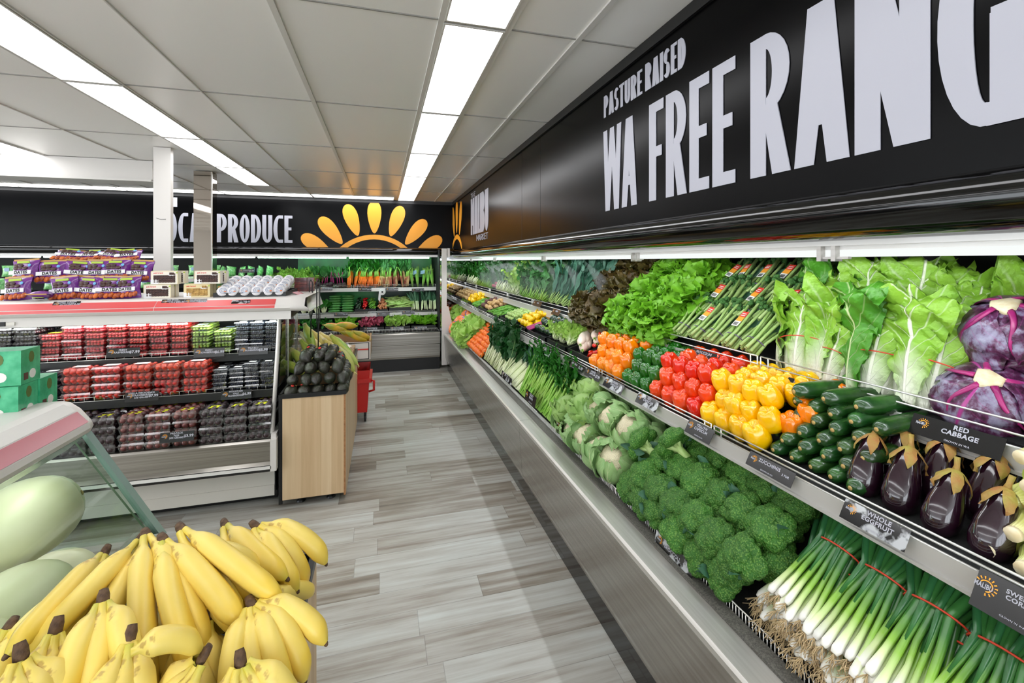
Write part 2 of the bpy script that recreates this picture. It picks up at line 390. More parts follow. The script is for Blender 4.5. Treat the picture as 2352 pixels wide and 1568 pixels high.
# red cabbage
k = NT('red_cabbage'); n1 = k.noise(16, 5, None, .65)
mp = k.n('Mapping', {'Vector': k.coord(), 'Scale': (30, 30, 9)}); n2 = k.noise(1.6, 4, mp.outputs[0], .6)
uv = k.n('SeparateXYZ', {0: k.coord('UV')}); t = k.math('ABSOLUTE', k.math('MULTIPLY_ADD', uv.outputs[1], 2, -1))
c = k.ramp(k.math('ADD', k.math('MULTIPLY', n1, .6), k.math('MULTIPLY', n2, .4)), [(.4, lin('2c0c22')), (.47, lin('5c2a50')), (.54, lin('837a94')), (.75, lin('aeb0c4'))])
ribm = k.math('MULTIPLY', k.math('SUBTRACT', k.math('MULTIPLY_ADD', uv.outputs[0], -.09, .1), t), 30, clamp=True)
wv = k.math('FRACT', k.math('SUBTRACT', k.math('MULTIPLY', uv.outputs[0], 5), k.math('MULTIPLY', t, 2.0)))
vm = k.math('MULTIPLY', k.math('SUBTRACT', .05, k.math('ABSOLUTE', k.math('SUBTRACT', wv, .5))), 12, clamp=True)
c = k.mix(k.math('MAXIMUM', ribm, k.math('MULTIPLY', vm, .6)), c, lin('a83a86'))
k.set(k.b.inputs['Base Color'], c); k.b.inputs['Roughness'].default_value = .3; k.bump(k.math('ADD', n1, k.math('MULTIPLY', ribm, 1.2)), .45, .006)
mat('magenta_rib', 'b8327c', .3, c2='8f1f60', sc_=20)
mat('avocado', '241c1a', .38, c2='33382a', sc_=22, bump=(130, .8, .004), hv=.5)
mat('avocado_spot', 'd8702c', .5)
k = NT('banana_peel'); uv = k.n('SeparateXYZ', {0: k.coord('UV')}); u = uv.outputs[0]
oi = k.n('ObjectInfo').outputs['Random']
g = k.math('MULTIPLY', k.math('ADD', k.math('SUBTRACT', 1.0, k.math('MULTIPLY', u, 5), clamp=True), k.math('MULTIPLY', k.math('SUBTRACT', u, .9, clamp=True), 6)), k.math('MULTIPLY_ADD', oi, .5, .15), clamp=True)
c = k.ramp(k.noise(7, 3), [(.35, lin('f2cc40')), (.65, lin('f6dc74'))])
c = k.mix(g, c, lin('a4b838'))
sp = k.ramp(k.noise(34, 3, None, .4), [(.71, (0, 0, 0)), (.75, (1, 1, 1))]); c = k.mix(k.math('MULTIPLY', sp, .6), c, lin('9a6a28'))
sp2 = k.ramp(k.noise(11, 4, None, .6), [(.68, (0, 0, 0)), (.78, (1, 1, 1))]); c = k.mix(k.math('MULTIPLY', sp2, .22), c, lin('b98c3a'))
k.set(k.b.inputs['Base Color'], c); k.b.inputs['Roughness'].default_value = .38
mat('banana_brown', '4a3423', .7, c2='6e5338', sc_=60, bump=(150, .8, .003))
mat('honeydew', 'ece8c8', .35, c2='dcdcb2', sc_=5, hv=.05)
mat('papaya', 'd9a832', .35, c2='8a9a2c', sc_=7, hv=.15); mat('papaya_cut', 'ee8a48', .4)
mat('carrot', 'f07c1c', .4, c2='e8681c', sc_=20, hv=.15)
mat('tomato_red', 'd81e10', .2, coat=.4, hv=.1)
mat('squash', 'f4c400', .25, coat=.3, hv=.08); mat('round_zuc', '1f3a24', .2, coat=.4, hv=.2)
mat('sprout', '8fb450', .4, c2='b8cf84', sc_=40, hv=.2); mat('bean', '4f9426', .35, c2='7bb43c', sc_=30, hv=.1)
mat('potato', 'cfae78', .6, c2='b8935c', sc_=20, hv=.15); mat('beet', '4c2a2c', .6, c2='6c4438', sc_=18, hv=.2)
mat('daikon', 'f0e2d2', .35, c2='e6cfc0', sc_=12); mat('ginger', 'cf8c60', .6, c2='b46c44', sc_=20, hv=.2)
mat('beet_stem', 'b02c74', .35, c2='8a1c5a', sc_=12); mat('beet_root', '2c141c', .6)
k = NT('carrot_bag'); vo = k.n('TexVoronoi', {'Vector': k.coord(), 'Scale': 30.0}); 
c = k.ramp(k.n('SeparateColor', {0: vo.outputs['Color']}).outputs[0], [(.0, lin('f08a50')), (.45, lin('f4a888')), (.62, lin('e8733c')), (.78, lin('4a3c9c'))], 'CONSTANT')
k.set(k.b.inputs['Base Color'], c); k.b.inputs['Roughness'].default_value = .25; k.bump(k.noise(40), .5, .01)
# berries
for nm, a, b_ in (('blackberry', '120c14', '241a24'), ('blueberry', '161b2c', '2c3448'), ('raspberry', 'a8141c', 'c42a30'), ('kiwiberry', '7c9a34', '94ae48'), ('strawberry', 'c81c12', 'dc3a20'), ('fig', '4a2028', '7c3c30'), ('dark_fig', '20121a', '3a2024')):
    mat(nm, a, .35, c2=b_, sc_=30, hv=.15, coat=.3)
mat('bag_purple', '6e2c84', .25, coat=.5, bump=(14, .5)); mat('bag_gold', 'b98c4a', .3, coat=.4); mat('date_orange', 'd46a1c', .35, c2='8a3410', sc_=60); mat('date_brown', '4a2a22', .4, c2='2c1614', sc_=60)
mat('sky_blue', '6aa8d4', .5); mat('tag_green', 'a9c43c', .5); mat('cream_box', 'ede6d8', .45); mat('sand_box', 'e0cf9e', .45); mat('fig_dry', 'c9a258', .5, c2='8f6a30', sc_=40)
mat('tea_green', '27a070', .3, c2='58c492', sc_=26, coat=.4); mat('tea_leaf', '5c6e34', .5); mat('roll_white', 'e4e2e4', .35, c2='c9c6ca', sc_=60)
mat('trolley_red', 'c8201c', .35)
mat('bag_greens', '4fae54', .3, c2='a9d99c', sc_=40, coat=.5)

# ------------------------------------------------------------------ the room
CEIL = 2.55; YB = 7.31; XR = 1.10; SZ0 = 1.80
struct('floor', MB().box((-9, -5, -.05), (2.3, 8.3, 0)), 'floor_vinyl')
XL = [-1.334, -1.60]; ROWY = [-3.85 + 1.13 * i for i in range(10)]            # tile rows
XG = [-8.9, -8.3, -7.7, -7.1, -6.5, -5.9, -5.3, -4.7, -4.1, -3.5, -3.22, -2.9, -2.213, -1.62, -1.334, -.97, -.39, .226, .5, .812, XR]
struct('ceiling', MB().box((-9, -5, CEIL + .004), (2.3, 8.3, CEIL + .1)), 'ceiling_tile')
mb = MB(); bw = .011
for i, x in enumerate(XG):
    ww = .012 if x in (-.39, .226, .5, .812) else .003
    mb.box((x - ww, -5, CEIL - .004), (x + ww, YB, CEIL + .014))
for y in ROWY + [7.3]: mb.box((-9, y - .0035, CEIL - .0005), (XR, y + .0035, CEIL + .014), 1)
struct('trim_1', mb, ['ceiling_bar', 'tile_gap'])
def panel(x0, x1, y0, y1, label, group):
    o = thing('ceiling_light', label, 'ceiling light', ((x0 + x1) / 2, (y0 + y1) / 2, CEIL), group=group)
    a, b = (x1 - x0) / 2, (y1 - y0) / 2
    MB().box((-a, -b, -.004), (a, b, .006)).obj('diffuser', 'panel_light', o)
    m = MB()
    for q in ((-a - .008, -b - .008, -a, b + .008), (a, -b - .008, a + .008, b + .008), (-a, -b - .008, a, -b), (-a, b, a, b + .008)):
        m.box((q[0], q[1], -.007), (q[2], q[3], .006))
    m.obj('frame', 'ceiling_bar', o)
for i in range(9):
    y0, y1 = ROWY[i] + .018, ROWY[i + 1] - .018
    n = i - 4
    if n >= 0: panel(.245, .481, y0, y1 if i < 9 else YB, 'white light panel over the aisle, %s from the camera in its row' % od(n), 'light panels over the aisle')
    elif i % 2: panel(.245, .481, y0, y1, 'white light panel over the aisle, behind the camera', 'light panels over the aisle')
panel(.245, .481, ROWY[9] + .018, 7.27, 'short last white light panel of the aisle row, beside the black back wall sign', 'light panels over the aisle')
for i in range(1, 9):
    panel(-1.60, -1.35, ROWY[i] + .018, ROWY[i + 1] - .018, 'white light panel in the row over the berry counter, %s along from the near end' % od(i - 1), 'light panels over the berry counter')
for i in range(0, 8, 1):
    if ROWY[i + 1] < 5.3: panel(-3.21, -2.915, ROWY[i] + .018, ROWY[i + 1] - .018, 'white light panel in the far left row, %s along from the near end' % od(i), 'light panels of the far left row')
for i in range(6):
    x1 = .17 - 1.147 * i
    panel(x1 - 1.125, x1, 6.95, 7.25, 'white light panel laid along the back wall, %s from the right corner' % od(i), 'light panels along the back wall')
struct('wall_back', MB().box((-9, 8.12, 0), (2.3, 8.22, CEIL + .02)), 'wall_plain')
struct('wall_right', MB().box((2.12, -5, 0), (2.22, 8.3, CEIL + .02)), 'wall_plain')
m = MB().box((-9, -5.1, 0), (-3.6, -5, CEIL + .02)).box((-3.6, -5.1, 0), (2.3, -5, .15)).box((-3.6, -5.1, 2.45), (2.3, -5, CEIL + .02))  # unseen wall; openings added so world light reaches the ceiling
for x in (-3.6, -2.1, -.6, .9, 2.2): m.box((x, -5.1, .1), (x + .05, -5, 2.5))
struct('wall_front', m, 'wall_plain')
# square post and mirror-clad column, bulkhead beam
b0 = PY(352, 400, 4.45); b1 = PY(392, 400, 4.45)
o = struct('trim_2', MB().box((b0.x, 4.45, 0), (b1.x, 4.50, CEIL)), 'white_paint')
MB().tube([(b0.x + .02, 4.449, 1.96), (b0.x + .05, 4.449, 1.95), (b0.x + .09, 4.449, 1.952)], .002, 5).obj('scuff', 'mesh_strip', o)
bm1 = PY(375, 380, 5.3).x
m = MB().box((-9, 5.08, CEIL - .19), (bm1, 5.28, CEIL))
m.box((-9, 5.05, CEIL - .2), (bm1, 5.31, CEIL - .18)); struct('trim_3', m, 'white_paint')
c0 = PY(445, 500, 5.5); c1 = PY(485, 500, 5.5)
mc = thing('mirror_column', 'square column clad in mirror panels with glass edges, behind the white post', 'column', (c0.x, 5.5, 0))
wd = c1.x - c0.x
MB().box((.004, .004, 0), (wd - .004, wd - .004, CEIL - .002)).obj('core', 'white_paint', mc)
MB().box((0, -.004, 0), (wd, .003, CEIL - .003)).obj('mirror_panel', 'mirror_tinted', mc)
MB().box((wd - .003, 0, 0), (wd + .004, wd, CEIL - .003)).obj('mirror_panel', 'mirror_tinted', mc)
MB().box((wd, -.006, 0), (wd + .01, .012, CEIL - .004)).obj('edge_strip', 'steel', mc)

# ------------------------------------------------------------------ lettering
TH = .155
def L_(ch, w, th=None):
    """strokes of a condensed heavy capital in a 1 high, w wide box -> list of polygons"""
    t = th or TH; h = .105; P = []
    R_ = lambda x0, y0, x1, y1: P.append([(x0, y0), (x1, y0), (x1, y1), (x0, y1)])
    def S(x0, y0, x1, y1, t0=t, t1=t): P.append([(x0 - t0/2, y0), (x0 + t0/2, y0), (x1 + t1/2, y1), (x1 - t1/2, y1)])
    def arc(cx, cy, rx, ry, a0, a1, tx=t, ty=h, n=14):
        for i in range(n):
            q0, q1 = [math.radians(a0 + (a1 - a0) * (i + e) / n) for e in (0, 1)]
            P.append([(cx + rx*cos(q0), cy + ry*sin(q0)), (cx + rx*cos(q1), cy + ry*sin(q1)),
                      (cx + (rx-tx)*cos(q1), cy + (ry-ty)*sin(q1)), (cx + (rx-tx)*cos(q0), cy + (ry-ty)*sin(q0))])
    if ch in 'EFLPRBDKHITMNAWVU':
        pass
    if ch == 'E': R_(0,0,t,1); R_(t,0,w,h); R_(t,.46,w*.88,.46+h); R_(t,1-h,w,1)
    elif ch == 'F': R_(0,0,t,1); R_(t,.44,w*.88,.44+h); R_(t,1-h,w,1)
    elif ch == 'L': R_(0,0,t,1); R_(t,0,w,h)
    elif ch == 'I': R_(w/2-t/2,0,w/2+t/2,1)
    elif ch == 'H': R_(0,0,t,1); R_(w-t,0,w,1); R_(t,.45,w-t,.55)
    elif ch == 'T': R_(0,1-h,w,1); R_(w/2-t/2,0,w/2+t/2,1-h)
    elif ch == 'K': R_(0,0,t,1); S(w-t/2,0,t*.9,.55); S(t*.9,.45,w-t/2,1)
    elif ch == 'M': R_(0,0,t*.9,1); R_(w-t*.9,0,w,1); S(w/2,.25,t*.45,1,t*.8); S(w/2,.25,w-t*.45,1,t*.8)
    elif ch == 'N': R_(0,0,t,1); R_(w-t,0,w,1); S(w-t*.6,0,t*.6,1,t*1.2,t*1.2)
    elif ch == 'A': S(t/2,0,w/2,1,t,t*1.25); S(w-t/2,0,w/2,1,t,t*1.25); R_(w*.25,.24,w*.75,.34)
    elif ch == 'W': S(w*.25,0,t*.42,1,t*.95,t*.85); S(w*.25,0,w*.5,1,t*.95,t*.85); S(w*.75,0,w*.5,1,t*.95,t*.85); S(w*.75,0,w-t*.42,1,t*.95,t*.85)
    elif ch == 'P': R_(0,0,t,1); arc(w*.4,.7,w*.6,.3,-90,90); R_(t,1-h,w*.4,1); R_(t,.4,w*.4,.4+h)
    elif ch == 'R': R_(0,0,t,1); arc(w*.4,.72,w*.58,.28,-90,90); R_(t,1-h,w*.4,1); R_(t,.44,w*.4,.44+h); S(w-t/2,0,w*.5,.5,t*1.05,t*.9)
    elif ch == 'B': R_(0,0,t,1); arc(w*.4,.75,w*.55,.25,-90,90); arc(w*.4,.27,w*.6,.27,-90,90); R_(t,1-h,w*.4,1); R_(t,0,w*.4,h); R_(t,.46,w*.4,.46+h*.8)
    elif ch == 'D': R_(0,0,t,1); arc(w*.35,.5,w*.65,.5,-90,90); R_(t,1-h,w*.35,1); R_(t,0,w*.35,h)
    elif ch == 'O': arc(w/2,.5,w/2,.5,0,360,n=26)
    elif ch == 'C': arc(w*.58,.5,w*.58,.5,75,285,n=18); R_(w*.6,0.0,w*.98,h*1.1); R_(w*.6,1-h*1.1,w*.98,1)
    elif ch == 'G': arc(w*.55,.5,w*.55,.5,70,275,n=18); R_(w*.6,1-h*1.1,w*.98,1); R_(w*.55,0,w,h); R_(w-t,0,w,.5); R_(w*.6,.42,w,.42+h)
    elif ch == 'U': R_(0,.28,t,1); R_(w-t,.28,w,1); arc(w/2,.3,w/2,.3,180,360)
    elif ch == 'S': arc(w*.5,.74,w*.5,.26,30,270); arc(w*.5,.27,w*.5,.27,-150,90)
    return P
def word(parent, txt, M, x0, x1, z0, z1, gap=.10, d=.002, name='lettering', th=None):
    """capitals spread over x0..x1 in the plane of M"""
    WR = {'I': .45, 'W': 1.45, 'M': 1.35, 'A': 1.08, 'N': 1.1, ' ': .7, 'L': .8, 'E': .82, 'F': .8, 'S': .85, 'T': .95, 'P': .95}
    tot = sum(WR.get(c, 1) for c in txt) + gap * (len(txt) - 1); un = (x1 - x0) / tot; hgt = z1 - z0; x = x0; mb = MB()
    for ch in txt:
        wl = WR.get(ch, 1) * un
        for i_, p in enumerate(L_(ch, wl / hgt, th)): mb.prism([(x + a * hgt, z0 + b * hgt) for a, b in p], d + .00006 * i_, M)
        x += wl + gap * un
    return mb.obj(name, 'sign_white', parent)
# fascia sign on the right (plane x = XR, reading towards the camera)
MR = Matrix(((0,0,-1,XR-.001),(-1,0,0,0),(0,1,0,0),(0,0,0,1)))      # local x -> -Y, y -> Z, z -> -X
sg = thing('fascia_sign', 'long black fascia sign over the right case reading WA FREE RANGE in white', 'sign', (0,0,0))
MB().box((XR, -2.6, SZ0 - .06), (XR + .06, YB, CEIL - .05)).obj('sign_panel', 'sign_black', sg)
MB().box((XR - .012, -2.6, CEIL - .05), (XR + .06, YB, CEIL - .001)).obj('top_trim', 'trim_black', sg)
m = MB()
for y in (5.0, 3.55, 3.1): m.box((XR - .0008, y - .001, SZ0 - .05), (XR, y + .001, CEIL - .05))
m.obj('panel_seam', 'trim_black', sg)
yR = lambda u: -(XR * (1130.8 / (u - 877) - .2867))
word(sg, 'WA', MR, yR(1387), yR(1464), 1.855, 2.265, .04, th=.115)
word(sg, 'FREE', MR, yR(1492), yR(1690), 1.855, 2.265, .13, th=.125)
word(sg, 'RANGE', MR, yR(1725), -.385, 1.855, 2.275, .09, th=.14)
word(sg, 'PASTURE', MR, yR(1388), yR(1476), 2.335, 2.445, .12, th=.19)
word(sg, 'RAISED', MR, yR(1483), yR(1576), 2.335, 2.452, .12, th=.19)
word(sg, 'MALIBU', MR, yR(1082), yR(1122), 1.935, 2.39, .05, th=.22)
word(sg, 'THE', MR, yR(1082), yR(1092), 2.40, 2.46, .35, th=.2)
word(sg, 'MARKET', MR, yR(1095), yR(1121), 1.845, 1.915, .1, th=.24)
def sun(parent, M, cx, cz, zmin, xmax=None, R0=.72):
    def clip(p): return (min(p[0], xmax) if xmax is not None else p[0], max(p[1], zmin))
    mb = MB()
    for i in range(30):
        a0, a1 = [pi * (i + e) / 30 for e in (0, 1)]
        q = [clip((cx + r * cos(a), cz + r * sin(a))) for r, a in ((R0, a0), (R0, a1), (R0 * .9, a1), (R0 * .9, a0))]
        if max(p[1] for p in q) - zmin > 1e-4: mb.prism(q, .002, M)
    mb.obj('sun_arc', 'sun_orange', parent)
    for a in (-56, -39, -19, 0, 19, 39, 56):
        ar = math.radians(a); c_ = V((cx + sin(ar) * .99, cz + cos(ar) * .99)); d = V((sin(ar), cos(ar))); n = V((cos(ar), -sin(ar))); q = []
        for j in range(28):
            b = 2 * pi * j / 28; rr = cos(b); q.append(clip(c_ + d * (.25 * rr) + n * (.098 * sin(b) * (1 + .35 * rr))))
        if max(p[1] for p in q) - zmin < .01: continue
        if xmax is not None and max(p[0] for p in q) - min(p[0] for p in q) < .012: continue
        pts = [q[j] for j in range(28) if (V(q[j]) - V(q[j-1])).length > 1e-5]
        if len(pts) > 4: MB().prism(pts, .002, M).obj('sun_ray', 'sun_orange', parent)
sun(sg, MR, -6.9, 1.29, SZ0 - .02, xmax=-6.44)
# back fascia
MBk = Matrix(((1,0,0,0),(0,0,-1,YB-.001),(0,1,0,0),(0,0,0,1)))
sb = thing('fascia_sign', 'black back wall fascia sign reading LOCAL PRODUCE beside an orange sun', 'sign', (0,0,0))
MB().box((-9, YB, SZ0 - .06), (XR, YB + .06, CEIL - .05)).obj('sign_panel', 'sign_black', sb)
MB().box((-9, YB - .012, CEIL - .05), (XR, YB + .06, CEIL - .001)).obj('top_trim', 'trim_black', sb)
word(sb, 'PRODUCE', MBk, -2.235, -1.262, 1.87, 2.27, .12, th=.13)
word(sb, 'LOCAL', MBk, -2.95, -2.325, 1.87, 2.27, .12, th=.13)
word(sb, 'FRESH', MBk, -2.96, -2.715, 2.35, 2.48, .12, th=.22)
sun(sb, MBk, PY(860, 600, YB).x, 1.29, SZ0 - .02)

# ------------------------------------------------------------------ shelf tickets
txt_cache = {}
def text_pieces(body, size, bold=.02, sx=1.0):
    key = (body, size, bold, sx)
    if key not in txt_cache:
        c = bpy.data.curves.new('lettering', 'FONT'); c.body = body; c.size = size; c.align_x = 'CENTER'; c.align_y = 'CENTER'
        c.offset = bold * size; c.space_line = .8; c.space_character = 1.08; c.resolution_u = 3
        o = bpy.data.objects.new('lettering_source', c); COL.objects.link(o)
        bpy.context.view_layer.update()
        me = bpy.data.meshes.new_from_object(o.evaluated_get(bpy.context.evaluated_depsgraph_get()))
        vs = [(v.co.x * sx, v.co.y, 0) for v in me.vertices]; fs = [tuple(p.vertices) for p in me.polygons]
        bpy.data.objects.remove(o); bpy.data.meshes.remove(me); bpy.data.curves.remove(c); txt_cache[key] = (vs, fs)
    return txt_cache[key]
def put_text(mb, body, size, x, y, z, m=0, bold=.02, sx=1.0, M=None):
    vs, fs = text_pieces(body, size, bold, sx)
    vs = [V((a + x, b + y, z)) for a, b, _ in vs]
    return mb.add([M @ p for p in vs] if M else vs, fs, m, sm=False)
def ticket(M, w_, h_, title, price='', foot='GROWN IN WA', label=None, logo=True, wet=False, small=False):
    o = thing('shelf_ticket', label or 'black shelf ticket', 'price ticket', M=M)
    MB().box((-w_/2, -h_/2, -.0012), (w_/2, h_/2, 0)).obj('card', 'card_wet' if wet else 'card_black', o)
    mb = MB(); lines = title.split('/'); s_ = min(.30 * h_ if len(lines) > 1 else .34 * h_, .1 * w_ if not price else .085 * w_) ; s_ = min(s_, .24 * h_ if len(lines) > 2 else s_)
    cx = .06 * w_ if not price else -.02 * w_; y = .16 * h_ + (len(lines) - 1) * s_ * .42
    if foot: y += .04 * h_
    for ln in lines:
        put_text(mb, ln, s_, cx, y, .0008, 0, .035); y -= s_ * .95
    if foot: put_text(mb, foot, s_ * .42, cx, -h_ * .36, .0008, 0, .02)
    if price: put_text(mb, price, s_ * (.6 if 'FOR' in price else 1.5 if len(price) < 7 else 1.2), .34 * w_, .02 * h_, .0008, 0, .045)
    if logo: put_text(mb, 'MALIBU', .17 * h_ if not small else .14 * h_, -.385 * w_, .10 * h_, .0009, 0, .04, .62)
    mb.obj('lettering', 'sign_white', o)
    if logo:
        mb = MB(); cx, cy, r = -.355 * w_, .12 * h_, .15 * h_
        for i in range(11):
            a = pi * (-.45 + 1.3 * i / 10); a2 = pi * (-.45 + 1.3 * (i + 1) / 10)
            d = V((cos(a), sin(a))); n = V((-sin(a), cos(a))); c_ = V((cx, cy))
            p = [c_ + d * r * 1.15 - n * r * .08, c_ + d * r * 1.6 - n * r * .12, c_ + d * r * 1.6 + n * r * .12, c_ + d * r * 1.15 + n * r * .08]
            mb.add([(q.x, q.y, .0007) for q in p], [(0,1,2,3)], 0, sm=False)
            if i < 10:
                d2 = V((cos(a2), sin(a2))); p = [c_ + d * r, c_ + d * r * .8, c_ + d2 * r * .8, c_ + d2 * r]
                mb.add([(q.x, q.y, .0006) for q in p], [(0,1,2,3)], 0, sm=False)
        mb.obj('sun_logo', 'sun_orange', o)
    return o
def MRt(x, y, z, tilt=.35):
    c, s = cos(tilt), sin(tilt)
    return Matrix(((0, s, -c, x), (-1, 0, 0, y), (0, c, s, z), (0, 0, 0, 1)))
def MBt(x, y, z, tilt=.25):
    c, s = cos(tilt), sin(tilt)
    return Matrix(((1, 0, 0, x), (0, s, -c, y), (0, c, s, z), (0, 0, 0, 1)))
yr = lambda u, x: x * (1130.8 / (u - 877) - .2867)

# ------------------------------------------------------------------ right hand display case
Y0, Y1 = -1.6, 7.95
dc = thing('display_case', 'long open refrigerated produce case along the right side of the aisle', 'display case', (0,0,0))
MB().box((.93, Y0, 0), (.96, 6.7, .20)).box((.905, Y0, .155), (.95, 6.7, .195)).obj('kick_plate', 'gloss_black', dc)
m = MB(); ys = [Y0, 2.85, 5.3, 6.72]
prof = [(.89, .19), (.885, .21), (.862, .535), (.862, .552), (.872, .558), (.965, .558), (.975, .553), (.985, .50)]
for a, b in zip(ys[:-1], ys[1:]):
    for i in range(len(prof) - 1):
        p, q = prof[i], prof[i + 1]
        m.add([(p[0], a + .001, p[1]), (p[0], b - .001, p[1]), (q[0], b - .001, q[1]), (q[0], a + .001, q[1])], [(0,1,2,3)], 0 if i < 2 else 1, sm=False)
m.box((.895, Y0, .172), (1.9, 6.7, .189)); m.obj('bumper', ['steel_side', 'steel'], dc)
MB().box((.955, Y0, .545), (.998, Y1, .566)).obj('mesh_strip', 'mesh_strip', dc)
MB().add([(.985, Y0, .50), (.985, Y1, .50), (1.42, Y1, .80), (1.42, Y0, .80)], [(0,1,2,3)], sm=False).obj('deck', 'mat_black', dc)
MB().box((1.985, Y0, .2), (2.1, Y1, 1.8)).obj('back_panel', 'print_dark', dc)
MB().box((1.16, Y0, 1.76), (2.1, Y1, 1.80)).box((1.5, Y0, 1.62), (1.99, Y1, 1.64)).obj('canopy_roof', 'trim_black', dc)
# canopy nose: glossy black roll
pts = [(XR, SZ0 - .03), (XR - .035, SZ0 - .032), (XR - .06, SZ0 - .055), (XR - .068, SZ0 - .09), (XR - .05, SZ0 - .125), (XR - .02, SZ0 - .142), (XR + .04, SZ0 - .15), (XR + .12, SZ0 - .14)]
m = MB()
m.grid(lambda a, b: V((pts[min(int(round(b * 7)), 7)][0], Y0 + (Y1 - .92 - Y0) * a, pts[min(int(round(b * 7)), 7)][1])), 60, 7); m.obj('canopy_nose', 'gloss_black', dc)
m = MB().box((1.12, Y0, 1.640), (1.145, Y1, 1.664)).box((1.14, Y0, 1.63), (1.15, Y1, 1.70)); m.obj('light_housing', 'white_metal', dc)
MB().box((1.141, Y0, 1.612), (1.20, Y1, 1.630)).obj('glow_strip', emat('strip_glow', 'f0f4f2', .75).m, dc)  # white fixture strip given its own glow for reflected tube light
y = Y0 + .1
while y < Y1 - .3:
    MB().tube([(1.27, y, 1.652), (1.27, min(y + 1.14, Y1 - .05), 1.652)], .013, 10).obj('fluorescent_tube', 'tube_light', dc); y += 1.2
for y in (.1, .9, 1.85, 3.1, 4.6, 5.9): MB().box((1.125, y, 1.60), (1.15, y + .012, 1.665)).box((1.13, y - .03, 1.606), (1.142, y + .05, 1.612)).box((1.125, y + .04, 1.60), (1.15, y + .052, 1.665)).obj('bracket', 'steel', dc)
def wire_guard(P_, a, b, z0, z1, x, n_h=3, vert=None, axis='y', parent=None, rr=.0028):
    m = MB(); q = lambda s_, z: (x, s_, z) if axis == 'y' else (s_, x, z)
    for i in range(n_h):
        z = z0 + (z1 - z0) * i / (n_h - 1); m.tube([q(a, z), q(b, z)], rr, 6)
    if vert:
        k_ = int((b - a) / vert)
        for i in range(k_ + 1): s_ = a + (b - a) * i / k_; m.tube([q(s_, z0), q(s_, z1)], rr * .75, 5)
    else:
        for s_ in (a, a + .035, b - .035, b): m.tube([q(s_, z0), q(s_, z1)], rr, 6)
    m.obj('wire_guard', 'wire', parent)
def shelf(parent, x, z, back_x, back_z, a, b, axis='y', seg=.92, hg=.055, name='shelf', lip=.045):
    """sloped shelf with a white price rail and wire guards; x is the front edge"""
    q = (lambda p, s_, z_: (p, s_, z_)) if axis == 'y' else (lambda p, s_, z_: (s_, p, z_))
    m = MB(); m.add([q(x, a, z), q(x, b, z), q(back_x, b, back_z), q(back_x, a, back_z), q(x, a, z - .012), q(x, b, z - .012), q(back_x, b, back_z - .012), q(back_x, a, back_z - .012)],
          [(0,1,2,3), (7,6,5,4), (0,4,5,1)], sm=False); sh = m.obj(name, 'mat_black', parent)
    m = MB(); lo_, hi_ = q(x - .012, a, z - lip), q(x, b, z + .004); m.box((min(lo_[0], hi_[0]), min(lo_[1], hi_[1]), lo_[2]), (max(lo_[0], hi_[0]), max(lo_[1], hi_[1]), hi_[2]))
    lo_, hi_ = q(x - .02, a, z - lip), q(x - .01, b, z - lip + .008); m.box((min(lo_[0], hi_[0]), min(lo_[1], hi_[1]), lo_[2]), (max(lo_[0], hi_[0]), max(lo_[1], hi_[1]), hi_[2]))
    m.obj('price_rail', 'rail_metal', sh)
    s_ = a
    while s_ < b - .05:
        e = min(s_ + seg, b); wire_guard(None, s_ + .008, e - .008, z + .004, z + hg, x - .006, 3, None, axis, sh); s_ = e
    return sh
Z2, Z1 = .962, 1.165; X2, X1 = 1.18, 1.42
shelf(dc, X2, Z2, 1.62, 1.02, Y0 + .25, Y1, hg=.035, lip=.05)
shelf(dc, X1, Z1, 1.98, 1.30, Y0 + .28, Y1, hg=.065, lip=.055)
y = Y0
while y < Y1 - .1:
    e = min(y + .64, Y1); wire_guard(None, y + .006, e - .006, .53, .592, 1.0, 2, .0125, 'y', dc, .0022); y = e
# white end post and gusset at the corner of the two cases
m = MB().box((.835, 6.60, .10), (.905, 6.64, 1.785)).box((.915, 6.60, 1.66), (.95, 6.64, 1.79)); m.obj('end_post', 'white_paint', dc)
MB().add([(.905, 6.6, .95), (.93, 6.6, .95), (1.0, 6.6, .6), (.905, 6.6, .12)], [(0,1,2,3)], sm=False).box((.905, 6.62, .1), (.99, 6.64, .6)).obj('end_panel', 'white_paint', dc)
MB().box((.86, 7.95, .4), (2.0, 7.97, 1.78)).obj('end_mirror', 'mirror', dc)

# ------------------------------------------------------------------ back display case
BX0, BX1 = -8.0, .83
bc = thing('display_case', 'open refrigerated produce case along the back wall, lamps glowing green', 'display case', (0,0,0))
MB().box((BX0, 6.83, 0), (BX1, 6.87, .2)).obj('kick_plate', 'trim_black', bc)
m = MB(); prof = [(6.79, .185), (6.785, .21), (6.78, .38), (6.76, .39), (6.755, .545), (6.765, .556), (6.86, .556)]
for i in range(len(prof) - 1):
    p, q = prof[i], prof[i + 1]; m.add([(BX0, p[0], p[1]), (BX1, p[0], p[1]), (BX1, q[0], q[1]), (BX0, q[0], q[1])], [(0,1,2,3)], sm=False)
m.obj('bumper', 'steel_back', bc)
MB().add([(BX0, 6.87, .5), (BX1, 6.87, .5), (BX1, 7.4, .68), (BX0, 7.4, .68)], [(0,1,2,3)], sm=False).obj('deck', 'mat_black', bc)
MB().box((-1.3, 8.0, .3), (BX1, 8.05, 1.8)).obj('back_panel', 'print_green', bc)
MB().box((BX1, 6.9, .56), (BX1 + .015, 8.05, 1.78)).obj('side_panel', 'dark_void', bc)
MB().box((BX0, 8.0, .3), (-1.3, 8.05, 1.8)).obj('back_panel', 'dark_void', bc)
MB().box((BX0, 7.28, 1.79), (BX1 + 1.2, 8.05, 1.81)).obj('canopy_roof', 'trim_black', bc)
pts2 = [(7.31, 1.80), (7.10, 1.798), (7.05, 1.785), (7.03, 1.755), (7.05, 1.715), (7.10, 1.70), (7.3, 1.70)]
